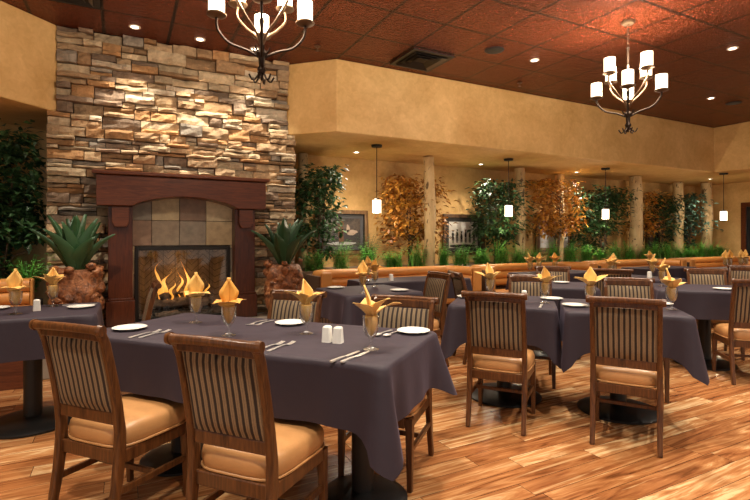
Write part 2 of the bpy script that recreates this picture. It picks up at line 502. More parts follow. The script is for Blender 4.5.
# ledge stone chimney breast with a hole for the firebox
HU0, HU1, HZ0, HZ1 = 0.10, 1.10, 0.36, 1.18
core = MB()
core.lim(-0.64, HU0, 5.86, 7.05, 0, ZS); core.lim(HU1, 1.85, 5.86, 7.05, 0, ZS)
core.lim(HU0, HU1, 5.86, 7.05, HZ1, ZS); core.lim(HU0, HU1, 5.86, 7.05, 0, HZ0); core.lim(HU0, HU1, 6.25, 7.05, HZ0, HZ1)
core.lim(-0.57, 1.77, 5.86, 7.05, ZS, ZC)
tag(core.build('wall_inner', M['mortar'], fix=False), kind='structure')

def stones():
    mb = MB()
    pal = [((0.47, 0.32, 0.18), 5), ((0.36, 0.22, 0.11), 5), ((0.56, 0.43, 0.27), 5), ((0.26, 0.18, 0.12), 3), ((0.33, 0.28, 0.22), 2), ((0.44, 0.24, 0.10), 4), ((0.62, 0.51, 0.37), 2)]
    bag = [c for c, n in pal for _ in range(n)]
    rnd = random.Random(21)
    def stone(u0, u1, z0, z1):
        g = 0.004
        u0 += g; u1 -= g; z0 += g; z1 -= g
        if u1 - u0 < 0.02 or z1 - z0 < 0.012: return
        pr = rnd.uniform(0.006, 0.10)
        nu = max(3, int((u1 - u0) / 0.045)); nz = max(2, int((z1 - z0) / 0.03))
        sd = rnd.uniform(0, 100)
        tilt = rnd.uniform(-0.3, 0.45)
        vs = []; fs = []
        for j in range(nz + 1):
            for i in range(nu + 1):
                a = i / nu; b = j / nz
                u = u0 + (u1 - u0) * a; z = z0 + (z1 - z0) * b
                ed = min(a * (u1 - u0), (1 - a) * (u1 - u0), b * (z1 - z0), (1 - b) * (z1 - z0))
                rnd_edge = -0.012 * (1 if ed < 1e-6 else 0)
                q = noise.noise(Vector((u * 9 + sd, z * 16, sd)))
                q2 = noise.noise(Vector((u * 22 + sd, z * 30, sd)))
                wob = 0.012 * noise.noise(Vector((u * 9, z * 4 + sd, 3)))
                y = 5.83 - pr + 0.030 * q + 0.017 * q2 - rnd_edge * 1.0 + tilt * (b - 0.5) * (z1 - z0) * 0.5
                vs.append((u, y, z + (wob if 0 < j < nz else wob * 0.7)))
        for j in range(nz):
            for i in range(nu):
                k = j * (nu + 1) + i
                fs.append((k, k + 1, k + nu + 2, k + nu + 1))
        per = [i for i in range(nu + 1)] + [(j) * (nu + 1) + nu for j in range(1, nz + 1)] + [nz * (nu + 1) + i for i in range(nu - 1, -1, -1)] + [j * (nu + 1) for j in range(nz - 1, 0, -1)]
        base = len(vs)
        for k in per: vs.append((vs[k][0], 5.875, vs[k][2]))
        m = len(per)
        for k in range(m):
            k2 = (k + 1) % m
            fs.append((per[k2], per[k], base + k, base + k2))
        c = rnd.choice(bag); f = rnd.uniform(0.75, 1.2)
        mb.add(vs, fs, tuple(min(1, x * f) for x in c))
    z = 0.36
    while z < ZC - 0.02:
        upper = z >= ZS - 0.01
        big = z > 2.35
        h = rnd.choice([0.04, 0.05, 0.06, 0.07, 0.085, 0.1]) if not big else rnd.choice([0.06, 0.085, 0.11, 0.13])
        if z < ZS < z + h + 0.04: h = ZS - z
        if z + h > ZC - 0.05: h = ZC - z
        ua, ub = (-0.60, 1.80) if upper else (-0.68, 1.89)
        u = ua
        while u < ub - 1e-4:
            l = rnd.uniform(0.08, 0.36) if not big else rnd.uniform(0.12, 0.42)
            if ub - u - l < 0.11: l = ub - u
            segs = [(u, u + l)]
            if z < 1.72:      # leave the tiled surround and the opening clear
                segs = []
                a, b2 = u, u + l
                if a < 0.0: segs.append((a, min(b2, 0.02)))
                if b2 > 1.20: segs.append((max(a, 1.18), b2))
            for a, b2 in segs:
                if b2 - a < 0.03: continue
                if h > 0.08 and rnd.random() < 0.35:
                    k = rnd.uniform(0.35, 0.65)
                    stone(a, b2, z, z + h * k); 
                    if rnd.random() < 0.5 and b2 - a > 0.24:
                        mm = a + (b2 - a) * rnd.uniform(0.35, 0.65)
                        stone(a, mm, z + h * k, z + h); stone(mm, b2, z + h * k, z + h)
                    else: stone(a, b2, z + h * k, z + h)
                else: stone(a, b2, z, z + h)
            u += l
        z += h
    o = mb.build('wall_front', M['stone'], fix=False)
    return tag(o, kind='structure')
stones()

# low planter wall behind the booths
pw = MB(); pw.lim(2.02, 12.66, 5.96, 6.04, 0, 0.82); pw.lim(2.02, 12.66, 6.04, 7.08, 0, 0.80)
tag(pw.build('wall_low', M['grey_panel']), kind='structure')

# dark framed window in the end wall
wf = MB()
for a in ((12.64, 12.69, 4.9, 5.0, 0.7, 2.06), (12.64, 12.69, 5.95, 6.05, 0.7, 2.06), (12.64, 12.69, 5.0, 5.95, 0.7, 0.8), (12.64, 12.69, 5.0, 5.95, 1.96, 2.06), (12.655, 12.69, 5.45, 5.49, 0.8, 1.96)): wf.lim(*a)
w1 = tag(wf.build('window_1', M['mantel_wood']), kind='structure')
tag(MB().lim(12.67, 12.685, 5.0, 5.95, 0.8, 1.96).build('window_pane', simple('night_glass', (0.015, 0.018, 0.025), 0.08), w1), kind='structure')
# raised hearth
tag(MB().lim(-0.66, 1.87, 5.18, 5.83, 0, 0.36).build('trim_1', M['hearth'], bevel=0.01), kind='structure')

# ------------------------------------------------------------------ fireplace
def fireplace():
    t = empty('fireplace', (0.60, 5.5, 0.36))
    tag(t, 'dark mahogany mantel fireplace with slate tile surround and burning fire', 'fireplace')
    Lx = lambda u: u - 0.60
    Ly = lambda v: v - 5.5
    Lz = lambda z: z - 0.36
    def lim(mb, u0, u1, v0, v1, z0, z1): mb.lim(Lx(u0), Lx(u1), Ly(v0), Ly(v1), Lz(z0), Lz(z1)); return mb
    # beam with arched apron
    poly = [(-0.24, 1.89), (-0.24, 1.585), (0.08, 1.585)]
    for k in range(0, 17):
        x = 0.10 + k / 16.0
        poly.append((x, 1.60 + 0.095 * math.sin(PI * k / 16.0) ** 0.75))
    poly += [(1.12, 1.585), (1.44, 1.585), (1.44, 1.89)]
    mb = MB().prism_y([(Lx(x), Lz(z)) for x, z in poly], Ly(5.48), Ly(5.755))
    beam = mb.build('mantel_beam', M['mantel_wood'], t, bevel=0.006)
    m = MB(); lim(m, -0.275, 1.475, 5.44, 5.755, 1.892, 1.93); m.build('mantel_shelf', M['mantel_wood'], t, bevel=0.008)
    for u0, u1 in ((-0.14, 0.085), (1.115, 1.34)):
        p = MB(); lim(p, u0, u1, 5.58, 5.755, 0.362, 1.584)
        pl = p.build('pillar', M['pillar_wood'], t, bevel=0.006)
        q = MB(); lim(q, u0 - 0.02, u1 + 0.02, 5.55, 5.755, 0.362, 0.62); lim(q, u0 - 0.01, u1 + 0.01, 5.565, 5.755, 0.62, 0.645); q.build('plinth', M['pillar_wood'], pl, bevel=0.006)
        c = MB()
        c.prism_y([(Lx(u0 + 0.035), Lz(1.582)), (Lx(u1 - 0.035), Lz(1.582)), (Lx(u1 - 0.035), Lz(1.42)), (Lx(u1 - 0.06), Lz(1.37)), (Lx(u0 + 0.06), Lz(1.37)), (Lx(u0 + 0.035), Lz(1.42))], Ly(5.52), Ly(5.582))
        c.build('corbel', M['mantel_wood'], pl, bevel=0.006)
    # slate tile surround
    tb = MB(); rnd = random.Random(4)
    cols = [(0.26, 0.22, 0.165), (0.50, 0.39, 0.22), (0.24, 0.15, 0.095), (0.38, 0.29, 0.17), (0.50, 0.41, 0.25), (0.32, 0.25, 0.17)]
    rows = [(0.37, 0.62), (0.62, 0.87), (0.87, 1.14), (1.14, 1.175), (1.175, 1.45), (1.45, 1.73)]
    seq = [0, 1, 2, 4, 1, 0, 3, 4, 2, 5, 0, 1]
    si = 0
    for z0, z1 in rows:
        if z0 < 1.17:
            us = [(0.0, 0.105), (1.095, 1.20)]
        else:
            us = [(0.0, 0.27), (0.27, 0.55), (0.55, 0.83), (0.83, 1.20)]
        for u0, u1 in us:
            c = cols[seq[si % 12] % 6]; si += 1
            f = rnd.uniform(0.85, 1.15)
            b = MB(); lim(b, u0 + 0.003, u1 - 0.003, 5.762, 5.80, z0 + 0.003, z1 - 0.003)
            tb.add(b.v, b.f, tuple(x * f for x in c))
    tb.build('tile_surround', M['tile'], t, fix=False)
    bk = MB(); lim(bk, 0.0, 0.105, 5.79, 5.855, 0.362, 1.73); lim(bk, 1.095, 1.2, 5.79, 5.855, 0.362, 1.73); lim(bk, 0.105, 1.095, 5.79, 5.855, 1.175, 1.73)
    bk.build('backing', M['mortar'], t)
    fr = MB()
    lim(fr, 0.105, 0.14, 5.745, 5.79, 0.366, 1.165); lim(fr, 1.06, 1.095, 5.745, 5.79, 0.366, 1.165)
    lim(fr, 0.14, 1.06, 5.745, 5.79, 1.125, 1.165); lim(fr, 0.14, 1.06, 5.745, 5.79, 0.366, 0.40)
    fr.build('firebox_frame', M['fire_black'], t, bevel=0.004)
    fb = MB()
    y0, y1 = 5.795, 6.22
    vs = lambda a: [(Lx(p[0]), Ly(p[1]), Lz(p[2])) for p in a]
    fb.add(vs([(0.22, y1, 0.365), (0.98, y1, 0.365), (0.98, y1, 1.17), (0.22, y1, 1.17)]), [(0, 1, 2, 3)])
    fb.add(vs([(0.115, y0, 0.365), (0.22, y1, 0.365), (0.22, y1, 1.17), (0.115, y0, 1.17)]), [(0, 1, 2, 3)])
    fb.add(vs([(1.085, y0, 0.365), (0.98, y1, 0.365), (0.98, y1, 1.17), (1.085, y0, 1.17)]), [(0, 1, 2, 3)])
    fb.add(vs([(0.115, y0, 0.365), (1.085, y0, 0.365), (0.98, y1, 0.365), (0.22, y1, 0.365)]), [(0, 1, 2, 3)])
    fb.add(vs([(0.115, y0, 1.17), (1.085, y0, 1.17), (0.98, y1, 1.17), (0.22, y1, 1.17)]), [(0, 1, 2, 3)])
    fb.build('firebox', M['firebrick'], t, fix=False)
    gl = MB(); lim(gl, 0.139, 1.061, 5.772, 5.776, 0.399, 1.126); gl.build('glass_front', M['pane'], t)
    gr = MB()
    lim(gr, 0.26, 0.94, 5.90, 5.915, 0.43, 0.455); lim(gr, 0.26, 0.94, 6.06, 6.075, 0.43, 0.455)
    for k in range(9):
        u = 0.28 + 0.64 * k / 8
        lim(gr, u - 0.008, u + 0.008, 5.88, 6.10, 0.455, 0.468)
    for u in (0.30, 0.90):
        for v in (5.905, 6.068): lim(gr, u - 0.01, u + 0.01, v - 0.008, v + 0.008, 0.368, 0.44)
    gr.build('grate', M['fire_black'], t)
    # logs
    rnd = random.Random(5)
    def log(p0, p1, r):
        pts = []; rr = []
        for k in range(9):
            a = k / 8
            p = Vector(p0).lerp(Vector(p1), a) + Vector((0, rnd.uniform(-0.01, 0.01), rnd.uniform(-0.012, 0.012)))
            pts.append((Lx(p.x), Ly(p.y), Lz(p.z))); rr.append(r * rnd.uniform(0.82, 1.12) * (0.8 if k in (0, 8) else 1))
        MB().tube(pts, rr, 12).build('log', M['log'], t, smooth=True)
    log((0.27, 5.93, 0.52), (0.70, 5.95, 0.51), 0.048)
    log((0.50, 5.96, 0.53), (0.93, 5.93, 0.52), 0.050)
    log((0.30, 6.05, 0.53), (0.92, 6.04, 0.54), 0.055)
    log((0.36, 5.92, 0.60), (0.60, 6.05, 0.63), 0.038)
    log((0.62, 6.04, 0.63), (0.88, 5.93, 0.60), 0.036)
    log((0.33, 5.86, 0.40), (0.55, 5.87, 0.41), 0.035)
    # flames: twisted tapering tongues
    def flame(u, v, z, h, w, sd):
        mb = MB(); n = 18; k = 10
        vs = []; fs = []
        for i in range(n + 1):
            a = i / n
            r = w * (math.sin(PI * min(1, a * 1.15 + 0.12)) ** 0.8 if a < 0.75 else (1 - a) / 0.25 * math.sin(PI * min(1, 0.75 * 1.15 + 0.12)) ** 0.8)
            r = max(r, 0.0008) * (1 + 0.35 * math.sin(a * 9 + sd))
            cx = 0.045 * math.sin(a * 6.5 + sd) * a * (h / 0.3) + 0.012 * math.sin(a * 12 + sd * 2)
            cy = 0.02 * math.cos(a * 4 + sd) * a
            tw = a * 2.2 + sd
            for q in range(k):
                b = 2 * PI * q / k
                x = r * math.cos(b); y = r * 0.45 * math.sin(b)
                vs.append((cx + x * math.cos(tw * 0.3) - y * math.sin(tw * 0.3), cy + x * math.sin(tw * 0.3) + y * math.cos(tw * 0.3), a * h))
        for i in range(n):
            for q in range(k):
                q2 = (q + 1) % k
                fs.append((i * k + q, i * k + q2, (i + 1) * k + q2, (i + 1) * k + q))
        mb.add(vs, fs)
        mb.build('flame', M['flame'], t, smooth=True, loc=(Lx(u), Ly(v), Lz(z)))
    for a in ((0.36, 5.97, 0.57, 0.44, 0.034, 0.3), (0.43, 5.99, 0.55, 0.36, 0.040, 1.7), (0.49, 5.96, 0.56, 0.24, 0.032, 3.0), (0.57, 6.0, 0.57, 0.34, 0.030, 4.1),
              (0.64, 5.98, 0.57, 0.45, 0.036, 5.0), (0.70, 6.0, 0.57, 0.30, 0.034, 2.4), (0.78, 5.97, 0.56, 0.26, 0.030, 0.9), (0.87, 5.98, 0.56, 0.22, 0.025, 3.6)):
        flame(*a)
    return t
fireplace()

# ------------------------------------------------------------------ agave urns of burl wood
def urn(u, v, seed, label):
    rnd = random.Random(seed)
    t = empty('agave_planter', (u, v, 0.362))
    tag(t, label, 'potted plant', 'agaves in burl wood urns beside the fireplace')
    # gnarled urn: lumpy body
    mb = MB(); n, m = 40, 26
    vs = []; fs = []
    for j in range(m + 1):
        a = j / m
        r0 = 0.155 + 0.04 * math.sin(PI * min(1, a * 1.1)) + 0.03 * a
        if a > 0.93: r0 *= 1 - (a - 0.93) * 2.5
        for i in range(n):
            b = 2 * PI * i / n
            p = Vector((math.cos(b) * r0, math.sin(b) * r0, a * 0.60))
            q = noise.noise(p * 9 + Vector((seed, 0, 0))) * 0.035 + noise.noise(p * 20 + Vector((0, seed, 0))) * 0.016
            q += abs(noise.noise(Vector((b * 2.2, a * 1.2, seed)))) * 0.03
            rr = r0 + q
            vs.append((math.cos(b) * rr, math.sin(b) * rr, a * 0.60))
    for j in range(m):
        for i in range(n):
            i2 = (i + 1) % n
            fs.append((j * n + i, j * n + i2, (j + 1) * n + i2, (j + 1) * n + i))
    fs.append(tuple(range(n - 1, -1, -1))); fs.append(tuple(m * n + i for i in range(n)))
    mb.add(vs, fs)
    # burl knots
    for k in range(64):
        b = rnd.uniform(0, 2 * PI); zz = rnd.uniform(0.20, 0.64); rr = rnd.uniform(0.022, 0.062)
        cx, cy = math.cos(b) * 0.185, math.sin(b) * 0.185
        nn, mm = 14, 10; vs = []; fs = []
        for j in range(mm + 1):
            th = PI * j / mm
            for i in range(nn):
                ph = 2 * PI * i / nn
                d = Vector((math.sin(th) * math.cos(ph), math.sin(th) * math.sin(ph), math.cos(th)))
                q = rr * (1 + 0.45 * noise.noise(d * 1.6 + Vector((k, seed, 0))) + 0.16 * noise.noise(d * 4 + Vector((k, 0, seed))))
                vs.append((cx + d.x * q, cy + d.y * q, zz + d.z * q * 0.85))
        for j in range(mm):
            for i in range(nn):
                i2 = (i + 1) % nn
                fs.append((j * nn + i, j * nn + i2, (j + 1) * nn + i2, (j + 1) * nn + i))
        mb.add(vs, fs)
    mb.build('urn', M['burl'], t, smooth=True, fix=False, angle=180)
    # agave leaves, each a channelled blade; one mesh
    ag = MB()
    for k in range(15):
        ring = 0 if k < 4 else (1 if k < 9 else 2)
        az = 2 * PI * k / (4 if ring == 0 else (5 if ring == 1 else 6)) + ring * 0.5 + rnd.uniform(-0.15, 0.15)
        le = rnd.uniform(0.50, 0.58) if ring == 0 else (rnd.uniform(0.50, 0.6) if ring == 1 else rnd.uniform(0.45, 0.56))
        lean0 = (0.05, 0.27, 0.52)[ring]; bend = (0.10, 0.28, 0.50)[ring]
        wmax = rnd.uniform(0.080, 0.094)
        ns = 10; vs = []; fs = []
        px, pz = 0.03, 0.56
        pts = []
        for i in range(ns + 1):
            a = i / ns
            pts.append((px, pz))
            an = lean0 + bend * a * a
            px += math.sin(an) * le / ns; pz += math.cos(an) * le / ns
        col = rnd.uniform(0.1, 0.9)
        for i, (r, z) in enumerate(pts):
            a = i / ns
            w = wmax * (0.75 + 0.5 * a if a < 0.45 else 0.975 * (1 - ((a - 0.45) / 0.55) ** 1.5)) + 0.001
            up = 0.5 * w
            ca, sa = math.cos(az), math.sin(az)
            for s, lift, outw in ((-1, up, -0.01), (0, 0, 0.012), (1, up, -0.01)):
                rr = r - lift * 0.8 + outw
                vs.append((rr * ca - s * w * sa, rr * sa + s * w * ca, z + lift * 0.25))
        for i in range(ns):
            for q in range(2):
                b0 = i * 3 + q
                fs.append((b0, b0 + 1, b0 + 4, b0 + 3))
        ag.add(vs, fs, (col, col, col))
    ag.build('agave', M['agave'], t, smooth=True, fix=False, angle=60, solid=0.006)
    return t
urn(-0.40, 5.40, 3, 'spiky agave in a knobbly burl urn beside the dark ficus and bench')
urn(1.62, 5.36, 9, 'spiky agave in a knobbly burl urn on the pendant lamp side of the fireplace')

# ------------------------------------------------------------------ chairs
def chair_proto():
    t = empty('dining_chair')
    tag(t, 'x', 'chair', 'striped-back dining chairs')
    W = M['chair_wood']
    yb = lambda z: -0.205 - (0.0 if z < 0.45 else 0.30 * (z - 0.45) ** 1.35)
    prof = [(-0.275, 0.0), (-0.25, 0.10), (-0.222, 0.24), (-0.207, 0.36)] + [(yb(z), z) for z in (0.45, 0.55, 0.65, 0.74, 0.81)] + [(yb(0.81) - 0.022, 0.855), (yb(0.81) - 0.045, 0.875)]
    for s in (-1, 1):
        pts = [(s * 0.193, y, z) for y, z in prof]
        w = [0.030, 0.032, 0.034, 0.035, 0.034, 0.031, 0.030, 0.029, 0.029, 0.029, 0.028]
        h = [0.034, 0.038, 0.044, 0.048, 0.046, 0.042, 0.040, 0.038, 0.038, 0.036, 0.030]
        MB().sweep(pts, w, h, (1, 0, 0)).build('back_post', W, t, bevel=0.006)
        MB().sweep([(s * 0.205, 0.205, 0.0), (s * 0.203, 0.20, 0.2), (s * 0.200, 0.195, 0.365)], [0.028, 0.036, 0.044], [0.028, 0.036, 0.044], (1, 0, 0)).build('leg', W, t, bevel=0.004)
        MB().sweep([(s * 0.197, -0.215, 0.205), (s * 0.202, 0.185, 0.195)], 0.018, 0.028, (1, 0, 0)).build('stretcher', W, t, bevel=0.003)
    MB().sweep([(-0.19, -0.01, 0.205), (0.19, -0.01, 0.205)], 0.018, 0.024, (0, 1, 0)).build('stretcher', W, t, bevel=0.003)
    # rolled top rail with little scroll ears
    yt = yb(0.81)
    n = 12
    pts = [(-0.195 + 0.39 * k / n, yt - 0.016 - 0.006 * math.sin(PI * k / n), 0.848 + 0.004 * math.sin(PI * k / n)) for k in range(n + 1)]
    rail = MB().sweep(pts, 0.030, 0.044, (0, 1, 0)).build('top_rail', W, t, bevel=0.006)
    pts = [(-0.212 + 0.424 * k / n, yt - 0.040 - 0.006 * math.sin(PI * k / n), 0.871 + 0.004 * math.sin(PI * k / n)) for k in range(n + 1)]
    sc = MB().tube(pts, [0.021] + [0.0175] * (n - 1) + [0.021], 12)
    for s in (-1, 1): sc.tube([(s * 0.205, yt - 0.040, 0.871), (s * 0.226, yt - 0.040, 0.871)], [0.023, 0.020], 12)
    sc.build('scroll', W, rail, smooth=True)
    MB().sweep([(-0.178, yb(0.50), 0.505), (0.178, yb(0.50), 0.505)], 0.028, 0.050, (0, 1, 0)).build('lower_rail', W, t, bevel=0.005)
    # upholstered back
    bp = MB()
    for sgn in (-1, 1):
        def fn(a, b, sgn=sgn):
            x = -0.180 + 0.360 * a; z = 0.530 + 0.296 * b
            bul = (1 - abs(2 * a - 1) ** 6) * (1 - abs(2 * b - 1) ** 6)
            return (x, yb(z) + sgn * (0.008 + 0.016 * bul), z)
        bp.grid(fn, 14, 10)
    # close the rim
    rim = []
    for a, b in [(0, 0), (1, 0), (1, 1), (0, 1)]: rim.append((-0.180 + 0.360 * a, 0.530 + 0.296 * b))
    for k in range(4):
        (x0, z0), (x1, z1) = rim[k], rim[(k + 1) % 4]
        m = 10
        for q in range(m):
            xa, za = x0 + (x1 - x0) * q / m, z0 + (z1 - z0) * q / m
            xb, zb = x0 + (x1 - x0) * (q + 1) / m, z0 + (z1 - z0) * (q + 1) / m
            bp.add([(xa, yb(za) - 0.008, za), (xb, yb(zb) - 0.008, zb), (xb, yb(zb) + 0.008, zb), (xa, yb(za) + 0.008, za)], [(0, 1, 2, 3)])
    bp.build('back_cushion', M['stripe'], t, smooth=True)
    # seat
    def outline(sc_, z, n=48):
        pts = []
        for k in range(n):
            a = 2 * PI * k / n
            c, s = math.cos(a), math.sin(a)
            x = math.copysign(abs(c) ** 0.42, c); y = math.copysign(abs(s) ** 0.42, s)
            hw = 0.199 + 0.028 * (y + 1) / 2
            pts.append((x * hw * sc_, 0.018 + y * 0.222 * sc_, z))
        return pts
    seat = MB(); n = 48; vs = []
    rings = [(0.97, 0.372), (1.0, 0.383), (1.022, 0.405), (1.022, 0.425), (1.0, 0.445), (0.955, 0.459), (0.87, 0.467), (0.7, 0.474), (0.4, 0.479), (0.1, 0.480)]
    for s_, z in rings: vs += outline(s_, z)
    fs = [tuple(range(n - 1, -1, -1))]
    for j in range(len(rings) - 1):
        for k in range(n):
            k2 = (k + 1) % n
            fs.append((j * n + k, j * n + k2, (j + 1) * n + k2, (j + 1) * n + k))
    fs.append(tuple((len(rings) - 1) * n + k for k in range(n)))
    so = seat.add(vs, fs).build('seat', M['leather'], t, smooth=True, angle=80)
    o = outline(1.012, 0.378)
    MB().tube(o + [o[0]], 0.0055, 6, cap=False).build('piping', M['leather'], so, smooth=True)
    ap = MB()
    ap.sweep([(-0.178, -0.205, 0.343), (0.178, -0.205, 0.343)], 0.024, 0.056, (0, 1, 0))
    ap.sweep([(-0.18, 0.213, 0.343), (0.18, 0.213, 0.343)], 0.024, 0.056, (0, 1, 0))
    for s in (-1, 1): ap.sweep([(s * 0.192, -0.19, 0.343), (s * 0.205, 0.18, 0.343)], 0.024, 0.056, (1, 0, 0))
    ap.build('seat_frame', W, t, bevel=0.004)
    return t
CH = chair_proto()
for ch in CH.children_recursive:
    ch.data.transform(Matrix.Diagonal((0.93, 0.91, 1, 1)))
    for q in ch.data.vertices:
        if q.co.z > 0.482: q.co.z = 0.482 + (q.co.z - 0.482) * 1.06
ch_used = [0]
def chair(u, v, facing_deg, label):
    """facing_deg: direction the sitter looks, in the floor plane, degrees from +u"""
    o = CH if ch_used[0] == 0 else copy_tree(CH)
    ch_used[0] += 1
    o.location = (u, v, 0); o.rotation_euler = (0, 0, math.radians(facing_deg - 90))
    o['label'] = label
    return o

# ------------------------------------------------------------------ tables
def table_proto():
    t = empty('pedestal_table')
    tag(t, 'x', 'table', 'pedestal tables')
    MB().lathe([(0.238, 0.0), (0.246, 0.006), (0.246, 0.016), (0.235, 0.024), (0.17, 0.042), (0.075, 0.056), (0.0, 0.06)], 48).build('base', M['black_metal'], t, smooth=True)
    MB().lathe([(0.055, 0.052), (0.055, 0.70), (0.075, 0.712), (0.0, 0.712)], 24).build('column', M['black_metal'], t, smooth=True)
    sp = MB(); sp.box((0, 0, 0.718), (0.5, 0.05, 0.012)); sp.box((0, 0, 0.718), (0.05, 0.5, 0.0118)); sp.build('bracket', M['black_metal'], t)
    return t
TB = table_proto()
tb_used = [0]
def table(u, v, rz, sx, sy, label, basedx=0.0):
    o = copy_tree(TB)
    o.location = (u, v, 0); o.rotation_euler = (0, 0, rz)
    o['label'] = label
    MB().box((basedx, 0, 0.741), (sx - 0.03, sy - 0.03, 0.034)).build('table_top', M['table_wood'], o, bevel=0.006)
    return o

def tablecloth(u, v, rz, sx, sy, seed, label, ov=0.27, corners=None):
    # corners: (drop, flare) factors for (+x,-y), (+x,+y), (-x,+y), (-x,-y)
    cf = corners or [(1, 1)] * 4
    rnd = random.Random(seed)
    mb = MB()
    z0 = 0.7625
    hx, hy = sx / 2 + 0.004, sy / 2 + 0.004
    r = 0.03
    # perimeter samples: (x, y, nx, ny, distance to nearest corner)
    per = []
    def edge(x0, y0, x1, y1, nx, ny, m):
        l = math.hypot(x1 - x0, y1 - y0)
        for k in range(m):
            a = k / m
            per.append((x0 + (x1 - x0) * a, y0 + (y1 - y0) * a, nx, ny, min(a, 1 - a) * l + r * 0.8))
    def arc(cx, cy, a0, m=6):
        for k in range(m):
            a = a0 + PI / 2 * k / m
            d = abs(k / m - 0.5) * 2 * r * 0.8
            per.append((cx + r * math.cos(a), cy + r * math.sin(a), math.cos(a), math.sin(a), d))
    mx, my = int(sx / 0.03), int(sy / 0.03)
    edge(-hx + r, -hy, hx - r, -hy, 0, -1, mx); arc(hx - r, -hy + r, -PI / 2)
    edge(hx, -hy + r, hx, hy - r, 1, 0, my); arc(hx - r, hy - r, 0)
    edge(hx - r, hy, -hx + r, hy, 0, 1, mx); arc(-hx + r, hy - r, PI / 2)
    edge(-hx, hy - r, -hx, -hy + r, -1, 0, my); arc(-hx + r, -hy + r, PI)
    n = len(per); J = 14
    ph = rnd.uniform(0, 10)
    rings = []
    # inner top rings
    for s in (0.0, 0.5, 0.9):
        rings.append([(x * s, y * s, z0) for x, y, *_ in per])
    for j in range(J + 1):
        a = j / J
        ring = []
        for k, (x, y, nx, ny, d) in enumerate(per):
            dm, fm = cf[(0 if y < 0 else 1) if x > 0 else (2 if y > 0 else 3)]
            drop = ov + dm * 0.155 * math.exp(-(d / 0.058) ** 1.1)
            e = drop * a
            # round the edge over 1.5 cm
            if e < 0.02:
                q = e / 0.02
                out = 0.008 * math.sin(q * PI / 2); dz = 0.008 * (1 - math.cos(q * PI / 2))
            else:
                out = 0.008; dz = e - 0.012
            g = a ** 1.1
            corner = math.exp(-(d / 0.045) ** 2)
            dent = math.exp(-((d - 0.13) / 0.05) ** 2)
            s_ = k / n * (2 * (sx + sy))
            wave = 0.007 * math.sin(s_ * 15 + ph) + 0.006 * math.sin(s_ * 27 + ph * 2.1) + 0.006 * math.sin(s_ * 8.3 + ph * .7)
            out += g * (0.012 + fm * 0.07 * corner - 0.016 * dent + wave * (1 - corner))
            ring.append((x + nx * out, y + ny * out, z0 - dz))
        rings.append(ring)
    vs = [p for rg in rings for p in rg]; fs = []
    for j in range(len(rings) - 1):
        for k in range(n):
            k2 = (k + 1) % n
            fs.append((j * n + k, j * n + k2, (j + 1) * n + k2, (j + 1) * n + k))
    mb.add(vs, fs)
    o = mb.build('tablecloth', M['linen'], None, smooth=True, loc=(u, v, 0), rz=rz, angle=180)
    return tag(o, label, 'tablecloth', 'dark purple tablecloths')

# ------------------------------------------------------------------ tableware
ZT = 0.7635
def goblet_proto():
    prof = [(0.0, 0.0), (0.036, 0.0), (0.0365, 0.003), (0.022, 0.007), (0.009, 0.013), (0.0065, 0.022), (0.009, 0.032), (0.0065, 0.042), (0.012, 0.052), (0.026, 0.066), (0.034, 0.085), (0.037, 0.105), (0.0375, 0.128), (0.0385, 0.150),
            (0.0365, 0.150), (0.0355, 0.128), (0.035, 0.105), (0.032, 0.086), (0.024, 0.068), (0.010, 0.056), (0.0, 0.054)]
    o = MB().lathe(prof, 24).build('goblet', M['glass'], None, smooth=True, angle=60)
    return tag(o, 'x', 'glass', 'stemmed water goblets')
GOB = goblet_proto(); gob_used = [0]

